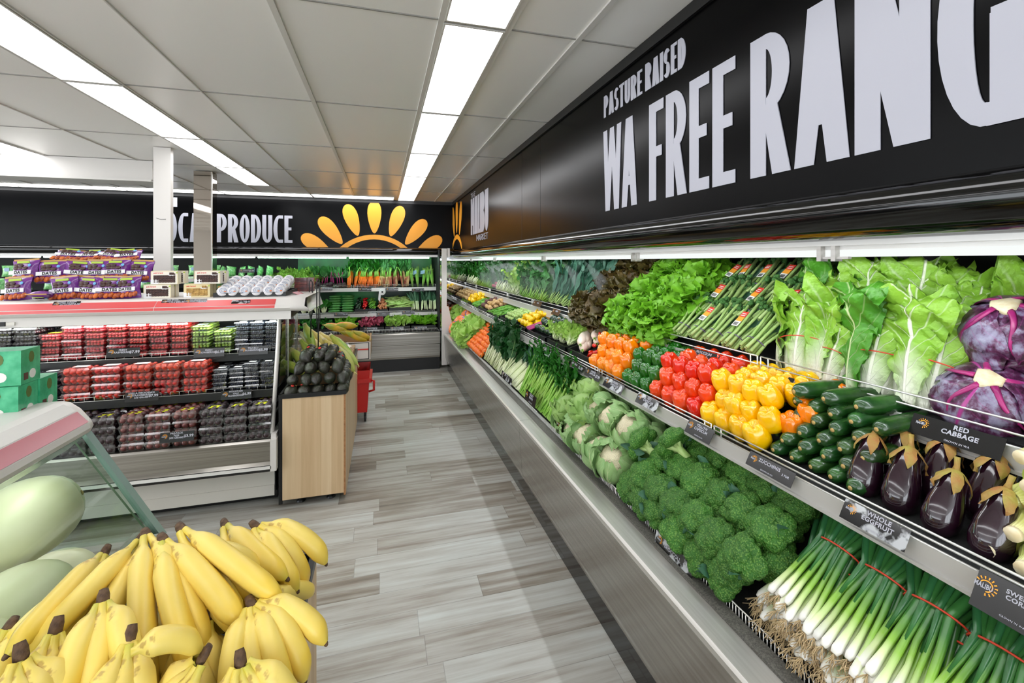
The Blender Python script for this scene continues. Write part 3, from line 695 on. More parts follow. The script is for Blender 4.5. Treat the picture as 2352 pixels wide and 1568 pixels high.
m = MB(); m.grid(lambda a, b: V((BX0 + (BX1 + .3 - BX0) * a, pts2[int(round(b * 6))][0], pts2[int(round(b * 6))][1])), 40, 6); m.obj('canopy_nose', 'gloss_black', bc)
MB().box((BX0, 7.08, 1.665), (BX1, 7.16, 1.70)).obj('light_housing', 'white_metal', bc)
x = BX1 - 1.3
while x > BX0:
    MB().tube([(x, 7.2, 1.66), (x + 1.18, 7.2, 1.66)], .014, 8).obj('fluorescent_tube', 'tube_green' if x > -2.6 else 'tube_dim', bc); x -= 1.22
shelf(bc, 7.305, 1.19, 7.9, 1.33, -1.9, BX1, 'x', 1.5, .05, lip=.05)
shelf(bc, 7.25, 1.36, 7.9, 1.42, -2.9, -1.0 - .45, 'x', 1.5, .03, lip=.04)
shelf(bc, 7.15, .815, 7.6, .90, -2.2, BX1, 'x', 1.0, .03, lip=.045)
shelf(bc, 7.2, 1.1, 7.9, 1.2, BX0, -2.2, 'x', 1.5, .04)
wire_guard(None, -1.6, -.2, .55, .60, 6.9, 2, .02, 'x', bc, .003); wire_guard(None, -.19, .80, .55, .60, 6.9, 2, .02, 'x', bc, .003)

# ------------------------------------------------------------------ berry counter case (faces the camera)
bx0, bx1 = -4.2, -.68
be = thing('display_case', 'low white berry display case with red striped countertop, facing the camera', 'display case', (0,0,0))
MB().box((bx0, 3.41, 0), (bx1, 4.4, .05)).obj('kick_plate', 'trim_black', be)
MB().box((bx0, 3.34, .05), (bx1 - .005, 3.37, .285)).box((bx0, 3.335, .05), (bx1 - .005, 3.34, .12)).obj('base_panel', 'cream_metal', be)
m = MB(); pr = [(3.34, .255), (3.215, .26), (3.20, .275), (3.19, .31), (3.215, .325), (3.22, .45), (3.23, .462), (3.27, .462)]
for i in range(len(pr) - 1):
    p, q = pr[i], pr[i+1]; m.add([(bx0, p[0], p[1]), (bx1 + .01, p[0], p[1]), (bx1 + .01, q[0], q[1]), (bx0, q[0], q[1])], [(0,1,2,3)], 1 if i < 3 else 0, sm=False)
m.obj('bumper', ['steel_back', 'trim_black'], be)
MB().box((bx0, 3.19, .285), (bx1 + .005, 3.2, .305)).obj('trim_rail', 'white_metal', be)
MB().box((bx1 - .0, 3.19, .27), (bx1 + .035, 3.42, .47)).box((bx1 + .0, 3.21, .47), (bx1 + .03, 3.44, .5)).obj('corner_cap', 'white_paint', be)
MB().add([(bx0, 3.25, .44), (bx1, 3.25, .44), (bx1, 3.95, .50), (bx0, 3.95, .50)], [(0,1,2,3)], sm=False).obj('deck', 'dark_void', be)
MB().box((bx0, 3.95, .05), (bx1, 3.99, 1.25)).obj('back_panel', 'dark_void', be)
for z, yf, nm in ((.735, 3.40, 'shelf'), (.965, 3.52, 'shelf')):
    s_ = MB().add([(bx0, yf, z), (bx1 - .01, yf, z), (bx1 - .01, 3.95, z + .03), (bx0, 3.95, z + .03), (bx0, yf, z - .01), (bx1 - .01, yf, z - .01), (bx1 - .01, 3.95, z + .02), (bx0, 3.95, z + .02)], [(0,1,2,3), (7,6,5,4)], sm=False).box((bx0, yf - .006, z - .045), (bx1 - .01, yf, z + .004)).obj(nm, 'black_plastic', be)
    wire_guard(None, bx0, bx1 - .02, z + .005, z + .03, yf - .004, 2, .05, 'x', s_, .0018)
# countertop: profile in y,z swept along x
cp = [(3.42, 1.205), (3.425, 1.26), (3.40, 1.268), (3.385, 1.285), (3.395, 1.305), (3.455, 1.352), (3.48, 1.357), (4.16, 1.357), (4.2, 1.34), (4.2, 1.25), (3.5, 1.21)]
ci = [2, 0, 0, 0, 0, 0, 0, 0, 0, 0]; m = MB(); cx1 = -.60
for i in range(len(cp) - 1):
    p, q = cp[i], cp[i+1]; m.add([(bx0, p[0], p[1]), (cx1, p[0], p[1]), (cx1, q[0], q[1]), (bx0, q[0], q[1])], [(0,1,2,3)], 0, sm=False)
ct = m.obj('countertop', 'white_paint', be)
# rounded end cap of the countertop
m = MB(); n = 8; vs = []
cen = V((cx1, 3.48))
for i in range(n + 1):
    f = sin(i / n * pi / 2); g = cos(i / n * pi / 2)
    for p in cp[1:10]:
        d = max(0, 3.48 - p[0]); yy = 3.48 + (p[0] - 3.48) * (1 - .35 * (1 - g)) if p[0] < 3.48 else p[0]
        vs.append((cx1 + .085 * f + (.03 if p[1] < 1.3 else 0) * f, yy + .0 * f, p[1] - .012 * (1 - g)))
k_ = 9; fs = [(i*k_+j, (i+1)*k_+j, (i+1)*k_+j+1, i*k_+j+1) for i in range(n) for j in range(k_-1)] + [tuple(range(n*k_, (n+1)*k_))]
m.add(vs, fs)
m.add([(bx1 - .1, 3.42, 1.206), (cx1 + .08, 3.44, 1.262), (cx1 + .08, 4.2, 1.262), (bx1 - .1, 4.2, 1.206)], [(0,1,2,3)], sm=False); m.obj('end_cap', 'white_paint', ct)
def strip(p, q, a0, a1, m_): 
    n_ = V((0, -(q[1]-p[1]), (q[0]-p[0]))).normalized() * -.0015
    if n_.z < 0 and abs(n_.z) > 1e-4: n_ = -n_
    if n_.y > 0: n_ = -n_
    return m_.add([V((a0, p[0], p[1])) + n_, V((a1, p[0], p[1])) + n_, V((a1, q[0], q[1])) + n_, V((a0, q[0], q[1])) + n_], [(0,1,2,3)], sm=False)
m = MB(); strip((3.397, 1.3065), (3.442, 1.342), bx0, -1.39, m); strip((3.397, 1.3065), (3.442, 1.342), -1.387, -.695, m)
strip((3.3865, 1.2865), (3.3945, 1.303), bx0, -1.39, m); strip((3.3865, 1.2865), (3.3945, 1.303), -1.387, -.695, m); m.obj('red_stripe', 'red_stripe', ct)
MB().box((bx0, 3.50, 1.196), (-.72, 3.56, 1.21)).obj('lamp_tube', emat('case_lamp', 'f6fff4', CASE_E * .9).m, be)
MB().box((-2.20, 3.414, 1.215), (-2.145, 3.421, 1.24)).obj('thermometer', 'black_plastic', be)
MB().box((-2.185, 3.412, 1.225), (-2.182, 3.4135, 1.232)).box((-2.181, 3.412, 1.225), (-2.178, 3.4135, 1.232)).obj('display_digit', 'led_red', be)
MB().box((-2.14, 3.414, 1.218), (-2.10, 3.421, 1.238)).obj('switch', 'cream_metal', be)
# glass end panels with pale post
m = MB().tube([(bx1 + .0, 3.25, .49), (bx1, 3.47, 1.21)], .013, 4); m.obj('end_post', 'white_paint', be)
MB().add([(bx1 + .02, 3.27, .5), (bx1 + .02, 4.15, .5), (bx1 + .02, 4.15, 1.25), (bx1 + .02, 3.48, 1.25)], [(0,1,2,3)], sm=False).obj('end_glass', 'glass', be)
for y in (3.62, 3.98): MB().box((bx1 + .022, y, .5), (bx1 + .03, y + .012, 1.26)).obj('glass_joint', 'steel_side', be)
for q in ((-.575, 3.60, 1.345), (-.545, 3.66, 1.318)):
    MB().box((-.035, -.0, -.001), (.035, .13, .001), M=T((q[0] - .02, q[1] + .02, q[2] + .014), (0, .45, -.15))).obj('price_strip', 'pink_stripe', ct)
ticket(MBt(-1.86, 3.43, 1.352 - .01, .75), .135, .05, 'HONEST TURKISH/PITTED DATES/454 GRAM', '$10.00', 'PRODUCT OF IRAN', 'black ticket on the red counter stripe reading $10.00 dates').location.z = 1.335
ticket(MBt(-1.30, 3.43, 1.335, .75), .125, .05, 'PAK BRAND/MEDJOUL DATES/1 KILO', '$25.99', 'PRODUCT OF TURKEY', 'black ticket below the dark date boxes reading $25.99')
ticket(MBt(-1.173, 3.43, 1.335, .75), .125, .05, 'PAK BRAND/DRIED FIGS', '$28.99', 'PRODUCT OF TURKEY', 'black ticket below the boxed figs reading $28.99')
ticket(MBt(-.905, 3.42, 1.33, .75), .11, .03, 'DRIED FIG ROLL', '$3.49', '', 'blurred ticket below the tray of wrapped rolls', wet=True, logo=False)
def ty(u, v, y): p = PY(u, v, y); return p.x, p.z
for u, v, y, t_, pr_, lb in ((287, 808, 3.50, 'FRESH/RASPBERRIES', '$7.99', 'black ticket reading Fresh Raspberries $7.99'), (483, 808, 3.50, 'FRESH/KIWIBERRIES', '$6.99', 'black ticket reading Fresh Kiwiberries $6.99'),
    (584, 803, 3.50, 'TRU-BLU/BLUEBERRIES', '$5.99', 'black ticket reading Tru-Blu Blueberries $5.99'), (32, 815, 3.50, 'FRESH/BLACKBERRIES', '$7.99', 'black ticket reading Fresh Blackberries $7.99'),
    (330, 908, 3.38, 'STELLA DECADENCE/STRAWBERRIES/250 GRAMS', '$7.99', 'black ticket in front of the strawberries reading $7.99'), (545, 904, 3.38, 'MOUNTAIN/VALE/BLUEBERRIES', '$6.99', 'black ticket reading Mountain Vale Blueberries $6.99'),
    (410, 1000, 3.21, 'PRE-PACK/FIGS/300 GRAMS', '$3.99', 'black ticket reading Pre-pack Figs $3.99 on the lowest row')):
    x_, z_ = ty(u, v, y); ticket(MBt(x_, y - .02, z_, .2), .178, .058, t_, pr_, '', lb)

# ------------------------------------------------------------------ punnets
def punnet(name, w_, d_, h_, kind, lidlabel, berry):
    r_ = random.Random(name); fill = MB()
    nx, ny = max(2, int(w_ / (2 * berry))), max(2, int(d_ / (2 * berry)))
    for l in range(2):
        for i in range(nx):
            for j in range(ny):
                if l == 0 and 0 < i < nx - 1 and 0 < j < ny - 1: continue
                fill.ell(((i + .5 - nx/2) * w_ * .88 / nx + r_.uniform(-1, 1) * berry * .25, (j + .5 - ny/2) * d_ * .88 / ny, berry * .9 + l * h_ * .36 + r_.uniform(0, berry * .3)), (berry, berry, berry * r_.uniform(.8, 1.05)), 7, 0, None, 5)
    if h_ > 0.045:
        for i in range(nx): fill.ell(((i + .5 - nx/2) * w_ * .86 / nx, -d_ * .4, h_ * .5), (berry, berry, berry * .9), 7, 0, None, 5)
    tray = MB(); a, b, t = w_ / 2, d_ / 2, .87
    tray.add([(-a*t, -b*t, .001), (a*t, -b*t, .001), (a*t, b*t, .001), (-a*t, b*t, .001), (-a, -b, h_*.72), (a, -b, h_*.72), (a, b, h_*.72), (-a, b, h_*.72)],
             [(0,1,5,4), (1,2,6,5), (3,0,4,7)], sm=False)
    for q in ((-a-.003, -b-.004, a+.003, -b), (-a-.004, -b, -a, b), (a, -b, a+.004, b)): tray.box((q[0], q[1], h_*.70), (q[2], q[3], h_*.76))
    lid = MB(); t = .93
    lid.add([(-a, -b, h_*.76), (a, -b, h_*.76), (a, b, h_*.76), (-a, b, h_*.76), (-a*t, -b*t, h_*.97), (a*t, -b*t, h_*.97), (a*t, b*t, h_*.97), (-a*t, b*t, h_*.97)], [(0,1,5,4), (1,2,6,5), (3,0,4,7), (4,5,6,7)], sm=False)
    parts = [('tray', tray.mesh('tray', 'plastic_clear')), ('lid', lid.mesh('lid', 'plastic_clear')), ('berry_fill', fill.mesh('berry_fill', kind if isinstance(kind, str) else list(kind)), None, None, 'stuff')]
    if lidlabel:
        lb = MB().box((-a*.5, -b*.35, h_*.975), (a*.5, b*.35, h_*.98)); parts.append(('sticker', lb.mesh('sticker', lidlabel)))
    return Proto(name, 'berry punnet' if 'fig' not in name else 'fig punnet', parts)
mat('label_yellow', 'd9e02c', .5); mat('label_white', 'e8e8ea', .5); mat('label_blue', '8fa4c4', .5)
PB = punnet('blackberry_punnet', .112, .115, .044, 'blackberry', 'label_yellow', .011)
PR = punnet('raspberry_punnet', .104, .115, .044, 'raspberry', 'label_yellow', .0095)
PK = punnet('kiwiberry_punnet', .112, .115, .040, 'kiwiberry', 'label_blue', .010)
PU = punnet('blueberry_punnet', .086, .10, .030, 'blueberry', 'label_white', .007)
PUM = punnet('blueberry_punnet', .10, .11, .038, 'blueberry', 'label_white', .008)
PS = punnet('strawberry_punnet', .15, .14, .052, 'strawberry', 'label_white', .0155)
PF = punnet('fig_punnet', .135, .13, .056, 'fig', 'label_yellow', .021)
PD = punnet('dark_fig_punnet', .135, .13, .056, 'dark_fig', 'label_yellow', .021)
def stacks(pr, x0, x1, yf, z0, n, depth, word_, where, nrow=1, group=None, front_drop=0, xo=0):
    w_ = (x1 - x0) / n
    for i in range(n):
        for r in range(nrow):
            cnt = depth if isinstance(depth, int) else depth[i % len(depth)]
            if r == 0 and front_drop: cnt -= front_drop
            elif r > 0: cnt += 0
            h_ = max(v.co.z for v in pr.parts[0][1].vertices) / .76 * .98
            for l in range(cnt):
                if r > 0 and l < cnt - 2: continue
                tag = 'topmost' if l == cnt - 1 else '%s up' % od(l)
                rw = '' if r == 0 else ', rear row'
                M_ = T((x0 + w_ * (i + .5) + U(-.004, .004), yf + .062 + r * .13 + U(-.004, .004), z0 + l * h_ * 1.0 + .002), (0, 0, U(-.04, .04)))
                pr.put(M_, '%s, %s in the %s stack from the left%s' % (word_, tag, od(i), rw), group or word_)
top_z, mid_z = .972, .742
stacks(PB, -2.30, -2.06, 3.52, top_z, 2, (5, 5), 'punnet of blackberries', 'on the top shelf', 2)
stacks(PR, -2.055, -1.245, 3.52, top_z, 7, (4, 5, 5, 5, 5, 5, 5), 'punnet of raspberries', 'on the top shelf', 2)
stacks(PK, -1.24, -.985, 3.52, top_z, 2, (5, 4), 'punnet of kiwiberries', '', 2)
stacks(PU, -.975, -.70, 3.52, top_z, 3, (7, 7, 7), 'punnet of blueberries', 'on the top shelf', 2)
stacks(PUM, -2.22, -1.885, 3.40, mid_z, 3, 5, 'pale lidded blueberry punnet', 'on the middle shelf', 2)
stacks(PS, -1.875, -1.085, 3.40, mid_z, 5, 4, 'punnet of strawberries', '', 2)
stacks(PU, -1.075, -.70, 3.40, mid_z, 4, (5, 5, 6, 6), 'small clear punnet of blueberries', 'on the middle shelf', 2)
stacks(PD, -2.24, -1.52, 3.25, .452, 5, 4, 'punnet of dark purple figs', 'on the bottom deck', 2)
stacks(PF, -1.515, -1.10, 3.25, .452, 3, 4, 'punnet of reddish figs', 'on the bottom deck', 2)
stacks(PD, -1.095, -.69, 3.25, .452, 3, 4, 'dark fig punnet by post', 'on the bottom deck', 2)

# ------------------------------------------------------------------ goods on the berry counter
def curved_text_piece(mb, body, size, x, y, z, m, M): put_text(mb, body, size, x, y, z, m, .05, .8, M)
def bag_mesh(seed):
    r_ = random.Random(seed); w_, h_, d_ = .115, .10, .05; m = MB()
    def f(side):
        def g(a, b):
            x = (b - .5) * w_ * (1 - .12 * sin(pi * a)); z = a * h_
            bul = d_ / 2 * (sin(pi * b) ** .5) * (sin(pi * min(1, a * 1.02)) ** .45)
            return V((x + r_.uniform(-1, 1) * .0012, side * (bul + r_.uniform(0, .0018)), z))
        return g
    m.grid(f(-1), 10, 10); m.grid(f(1), 10, 10); return m, d_
DB = []
for sd in range(3):
    m, d_ = bag_mesh(sd); body = m.mesh('bag_body', 'bag_purple'); F_ = lambda z: -(.026 + .001)
    prt = MB()      # printed date pile, croissant-coloured fruit along the foot
    for i in range(6): prt.ell((-.042 + i * .017, -.0225, .014 + .003 * (i % 2)), (.0105, .006, .013), 8, 0, Matrix.Rotation(.5, 3, 'Y'))
    dark = MB()
    for i in range(5): dark.ell((-.02 + (i % 3) * .018, -.0245, .060 + .012 * (i // 3)), (.012, .003, .008), 8)
    tx = MB(); Mx = Matrix.Translation((0, -.0285, .040)) @ Matrix.Rotation(pi / 2, 4, 'X'); 
    tx.box((-.045, -.0275, .032), (.045, -.0262, .049), 1); put_text(tx, 'DATES', .019, .004, 0, 0, 0, .045, .9, Mx)
    tg = MB().box((-.022, -.0205, .083), (.028, -.017, .093)); dot = MB().ell((.033, -.0235, .072), (.007, .002, .007), 10); crimp = MB().box((-.052, -.003, .098), (.052, .003, .106))
    DB.append(Proto('date_bag', 'bag of dates', [('bag_body', body), ('printed_dates', prt.mesh('printed_dates', 'date_orange')), ('printed_bowl', dark.mesh('printed_bowl', 'date_brown')), ('lettering', tx.mesh('lettering', ['ink', 'label_white'])), ('brand_patch', tg.mesh('brand_patch', 'tag_green')), ('round_patch', dot.mesh('round_patch', 'sky_blue')), ('crimped_seal', crimp.mesh('crimped_seal', 'bag_gold'))]))
ZC = 1.357
rows = [([(38, 680), (124, 680, 1), (153, 675), (205, 675), (253, 678), (296, 680)], 3.56, 'front row'), ([(58, 640), (120, 640), (175, 650), (225, 650), (268, 640), (320, 640)], 3.66, 'middle row'), ([(150, 615), (195, 612), (240, 618), (290, 612)], 3.78, 'top row')]
for ri, (ps, y, rn) in enumerate(rows):
    for i, p in enumerate(ps):
        q = PY(p[0], p[1], y); z = [ZC, ZC + .105, ZC + .225][ri]
        if len(p) > 2: M_ = T((q.x - .03, y + .0, ZC + .03), (1.45, 0, U(-.1, .1))); 
        else: M_ = T((q.x, y + U(-.01, .01), z + (0 if ri == 0 else U(-.004, .008))), ((-.12, -.2, -.9)[ri] + U(-.06, .06), U(-.12, .12), U(-.3, .3)), 1.42)
        lb = 'purple bag of dates, %s from the left in the %s of the pile' % (od(i), rn)
        if len(p) > 2: lb = 'purple date bag lying flat with its gold seam showing, in the front row'
        DB[(i + ri) % 3].put(M_, lb, 'bags of dates on the berry counter')
def fruit_box(M, boxm, fillm, label, w_=.155, h_=.088, d_=.055):
    o = thing('dried_fruit_box', label, 'box of dried fruit', M=M, group='windowed boxes on the berry counter')
    MB().box((-w_/2, 0, 0), (w_/2, d_, h_)).obj('carton', boxm, o)
    m = MB().box((-w_/2, -.0006, h_-.003), (w_/2, 0, h_)).box((-w_/2, -.0006, 0), (-w_/2+.003, 0, h_)).box((w_/2-.003, -.0006, 0), (w_/2, 0, h_)); m.obj('gold_edge', 'sand_box', o)
    m = MB(); m.box((-w_*.40, -.0012, h_*.12), (w_*.40, 0, h_*.68)); m.obj('window', fillm, o)
    m = MB(); r_ = random.Random(label)
    for i in range(8):
        for j in range(4): m.ell((-w_*.36 + i * w_*.103, -.0005, h_*.18 + j * h_*.14), (.008, .0025, .0065), 7)
    m.obj('dried_fruit', fillm, o, kind='stuff')
    m = MB().box((-w_*.5, -.002, 0), (-w_*.22, -.0005, h_*.36)); m.obj('sticker', 'label_white', o)
    m = MB(); Mx = Matrix.Rotation(pi / 2, 4, 'X'); put_text(m, 'pak brand', .0125, -w_*.22, h_*.85, .001, 0, .03, 1.0, Mx); m.obj('lettering', 'sticker_red', o)
    m = MB()
    for i in range(7): m.ell((w_*.22 + (i % 4) * .008, -.003, h_*.76 + (i // 4) * .007), (.006, .002, .005), 7)
    m.obj('printed_fruit', fillm, o); MB().ell((w_*.27, -.0012, h_*.72), (.023, .0008, .008), 14).obj('printed_plate', 'label_white', o)
    MB().box((w_*.43, -.0015, h_*.82), (w_*.49, 0, h_*.92)).obj('green_mark', 'tag_green', o)
    return o
BXs = [(0, 0, 'cream_box', 'date_brown', 'lower left cream box of dark dates in the boxed fruit stack'), (1, 0, 'sand_box', 'fig_dry', 'tan box of golden dried figs in the bottom row of boxes'),
       (0, 1, 'cream_box', 'date_brown', 'upper left cream box of dark dates, beside the purple bags'), (1, 1, 'cream_box', 'date_brown', 'upper right cream box of dark dates, above the golden figs')]
for cx_, r, a, b, lb in BXs:
    q = PY((362, 453)[cx_] if r == 0 else (376, 475)[cx_], 690, 3.56)
    fruit_box(T((q.x, 3.555 + r * .015, ZC + r * .09)), a, b, lb)
    fruit_box(T((q.x + (.012 if r else -.005), 3.64 + r * .015, ZC + r * .09)), a, b, 'dried fruit box standing behind the %s %s front box' % (('lower', 'upper')[r], ('left', 'right')[cx_]))
# tray of wrapped rolls
tr = thing('black_tray', 'shallow black tray of white wrapped rolls on the berry counter', 'tray', (0,0,0))
a_, b_ = PY(493, 688, 3.50), PY(655, 688, 3.50)
MB().box((a_.x, 3.50, ZC), (b_.x, 3.95, ZC + .012)).obj('base', 'black_plastic', tr)
for q in ((a_.x, 3.49, b_.x, 3.50), (a_.x - .006, 3.49, a_.x, 3.95), (b_.x, 3.49, b_.x + .006, 3.95), (a_.x, 3.95, b_.x, 3.96)): MB().box((q[0], q[1], ZC), (q[2], q[3], ZC + .03)).obj('rim', 'black_plastic', tr)
body = MB().lathe([(.0, 0), (.03, .0), (.033, .004), (.034, .03), (.031, .036), (.0, .037)], 18); sp = MB()
for kq in range(2): sp.tube([((.008 + .009 * kq + .003 * i / 20) * cos(i * .45), (.008 + .009 * kq + .003 * i / 20) * sin(i * .45), .0375) for i in range(15)], .0012, 4)
bit = MB().ell((.012, -.008, .037), (.008, .005, .002), 8)
RP = Proto('wrapped_roll', 'wrapped roll', [('wrapper', body.mesh('wrapper', 'roll_white')), ('film_edge', sp.mesh('film_edge', 'label_blue')), ('filling', bit.mesh('filling', 'papaya_cut'))])
for r in range(5):
    for i in range(6):
        x = a_.x + .042 + i * (b_.x - a_.x - .08) / 5; y = 3.535 + r * .078
        RP.put(T((x + U(-.003, .003), y, ZC + .022 + r * .016), (.95, 0, U(-.2, .2)), 1.12), 'white wrapped roll, %s from the left in the %s row of the black tray' % (od(i), od(r)), 'wrapped rolls in the black tray')
for i in range(4):
    for r in range(2):
        o = MB().box((-.045, -.03, 0), (.045, .03, .026), M=T((b_.x + .02 + .05 * r, 4.03 + .03 * r, ZC + .0 + .028 * i))).obj('dark_fruit_pack', 'fig', None, 'clear pack of dark dried fruit, %s up in the %s stack behind the tray' % (od(i), ('left', 'right')[r]), 'fruit pack', 'dried fruit packs behind the tray')
for i in range(4):
    q = PY(520 + i * 36, 668, 4.05)
    MB().box((-.05, -.03, 0), (.05, .03, .03), M=T((q.x, 4.05, ZC), (0, 0, U(-.1, .1)))).box((-.05, -.03, .03), (.05, .03, .05), M=T((q.x, 4.05, ZC))).obj('snack_pack', ['fig_dry', 'cream_box', 'beet', 'tea_leaf'][i], None, 'low snack pack behind the roll tray, %s from the left' % od(i), 'snack pack', 'snack packs behind the tray')

# ------------------------------------------------------------------ near left case with melons
KY = 1.755; na = thing('display_case', 'near white counter case with pink stripe and sloping glass, at the left edge', 'display case', (0,0,0))
cp = [(-1.9, 1.10), (-1.9, 1.17), (-.955, 1.17), (-.93, 1.164), (-.898, 1.141), (-.868, 1.103), (-.862, 1.088), (-.868, 1.074), (-.89, 1.066), (-1.05, 1.07)]
m = MB(); NY = 10
for i in range(len(cp) - 1):
    p, q = cp[i], cp[i + 1]; m.add([(p[0], -1, p[1]), (p[0], KY - .05, p[1]), (q[0], KY - .05, q[1]), (q[0], -1, q[1])], [(0,3,2,1)], 0, sm=False)
ct = m.obj('countertop', 'white_paint', na)
m = MB(); vs = []
for i in range(7):
    f = sin(i / 6 * pi / 2); g = cos(i / 6 * pi / 2)
    for p in cp:
        cx_ = max(-.955, -9); x = p[0] if p[0] < -.955 else -.955 + (p[0] + .955) * (.55 + .45 * g); vs.append((x, KY - .05 + .05 * f, 1.118 + (p[1] - 1.118) * (.8 + .2 * g)))
k_ = len(cp); m.add(vs, [(i*k_+j, (i+1)*k_+j, (i+1)*k_+j+1, i*k_+j+1) for i in range(6) for j in range(k_-1)] + [tuple(range(6*k_, 7*k_))]); m.obj('end_cap', 'white_paint', ct)
m = MB().add([(-.8965, -1, 1.1405), (-.8965, KY - .05, 1.1405), (-.8675, KY - .05, 1.1065), (-.8675, -1, 1.1065)], [(0,3,2,1)], sm=False); m.obj('pink_stripe', 'pink_stripe', ct)
m = MB().add([(-.930, -1, 1.1655), (-.930, KY - .05, 1.1655), (-.899, KY - .05, 1.1425), (-.899, -1, 1.1425)], [(0,3,2,1)], sm=False); m.obj('trim_line', 'white_metal', ct)
g0, g1 = (-.90, 1.065), (-.692, .712)
MB().add([(g0[0], -1, g0[1]), (g0[0], KY - .04, g0[1]), (g1[0], KY - .04, g1[1]), (g1[0], -1, g1[1])], [(0,1,2,3)], sm=False).obj('front_glass', 'glass_tint', na)
MB().add([(g0[0], KY - .03, g0[1]), (g1[0], KY - .03, g1[1]), (-1.9, KY - .03, g1[1]), (-1.9, KY - .03, g0[1])], [(0,1,2,3)], sm=False).obj('end_glass', 'glass', na)
mat('edge_glass', '8fa69e', .2, spec=.6); mat('edge_glass_dark', '73806a', .4)
m = MB(); w2 = .03
m.add([(g0[0] - .02, KY - .01, g0[1] + .01), (g0[0] + .014, KY - .01, g0[1] + .01), (g1[0] + .014, KY - .01, g1[1]), (g1[0] - .028, KY - .01, g1[1])], [(0,1,2,3)], sm=False)
m.add([(g0[0] + .014, KY - .01, g0[1] + .01), (g0[0] + .014, KY - .04, g0[1] + .01), (g1[0] + .014, KY - .04, g1[1]), (g1[0] + .014, KY - .01, g1[1])], [(0,1,2,3)], sm=False); m.obj('end_frame', 'edge_glass', na)
m = MB().add([(g0[0] - .026, KY - .011, g0[1] - .03), (g0[0] - .02, KY - .011, g0[1] - .03), (g1[0] - .028, KY - .011, g1[1]), (g1[0] - .036, KY - .011, g1[1])], [(0,1,2,3)], sm=False); m.obj('frame_edge', 'edge_glass_dark', na)
MB().add([(-.885, -1, 1.063), (-.885, KY - .03, 1.063), (-.93, KY - .03, 1.02), (-.93, -1, 1.02)], [(0,1,2,3)], sm=False).obj('light_baffle', 'edge_glass', na)
MB().tube([(-.98, -1, 1.045), (-.98, KY - .1, 1.045)], .012, 8).obj('lamp_tube', emat('melon_fill_glow', 'f2fff8', 9.0).m, na)  # unseen tube added under the countertop to brighten the melons
MB().box((-1.95, -1, .30), (-.77, KY - .06, .50)).obj('deck', 'cream_metal', na)
MB().box((-1.95, -1, 0), (-.76, KY - .06, .30)).obj('base_panel', 'cream_metal', na)
MB().box((-.76, -1, .34), (-.71, KY - .03, .735)).obj('bumper', 'steel_side', na)
MB().box((-1.95, -1, .5), (-1.9, KY - .06, 1.1)).obj('back_panel', 'cream_metal', na)
hd = MB().lathe([(.115 * (sin(pi * i / 16) ** .82) + .0004, -.145 * cos(pi * i / 16)) for i in range(17)], 28); hs = MB().ell((0, 0, -.145), (.008, .008, .004), 8)
HP = Proto('honeydew_melon', 'melon', [('rind', hd.mesh('rind', 'honeydew')), ('stem_scar', hs.mesh('stem_scar', 'scar'))])
for (u, v, x), zd, s_, lb in (((38, 1205, -1.03), (-.9, -.4, -.35), 1.02, 'large pale honeydew melon, topmost behind the sloping glass'), ((130, 1345, -1.10), (.6, -.6, .3), 1.0, 'pale honeydew melon low behind the bananas, nearest the glass end'),
      ((18, 1415, -.93), (-.5, -.7, -.1), .95, 'pale green honeydew melon below the topmost one, left edge'), ((-90, 1560, -.92), (.3, -.9, .2), .95, 'honeydew melon in the bottom left corner behind the bananas')):
    HP.put(aim(PX(u, v, x), zd, sc_=s_), lb, 'honeydew melons')
# tea cartons on the near case
def carton(u, v, x, lb, rot=0.06):
    p = PX(u, v, x); o = thing('tea_carton', lb, 'carton', T((p.x, p.y, p.z), (0, 0, rot)).translation, (0, 0, rot), 'green cartons on the near counter')
    w_ = .095; MB().box((-w_, 0, 0), (0, w_ * .9, .10)).obj('box_body', 'tea_green', o)
    for kx, fx in ((0, lambda a, b: (.0006, b, a)), (1, lambda a, b: (b - w_, -.0006, a))):
        Mx = Matrix(((0, 0, 1, 0), (1, 0, 0, 0), (0, 1, 0, 0), (0, 0, 0, 1))) if kx == 0 else Matrix.Rotation(pi / 2, 4, 'X')
        c = lambda q: q if kx == 0 else q - w_
        m = MB(); m.prism([(c(.045) + .012 * cos(i * pi / 5), .075 + .012 * sin(i * pi / 5) * 1.4) for i in range(10)], .0008, Mx); m.obj('printed_leaf', 'tea_leaf', o)
        m = MB(); m.prism([(c(.05) + .014 * cos(i * pi / 6), .025 + .014 * sin(i * pi / 6)) for i in range(12)], .0009, Mx); m.obj('round_seal', 'paper', o)
        m = MB(); m.prism([(c(.012), .012), (c(.03), .012), (c(.03), .032), (c(.012), .032)], .0009, Mx); m.obj('bean_print', 'beet', o)
    return o
for u, v, lb in ((92, 945, 'green tea carton nearest the end of the pink striped counter'), (42, 968, 'green tea carton in the lower row at the left edge of the photo'), ):
    carton(u, v, -1.0, lb)
p_ = PX(42, 968, -1.0)
o = carton(42, 968, -1.0, 'green tea carton stacked on top of the other two'); o.location.z += .101; o.location.y += .01

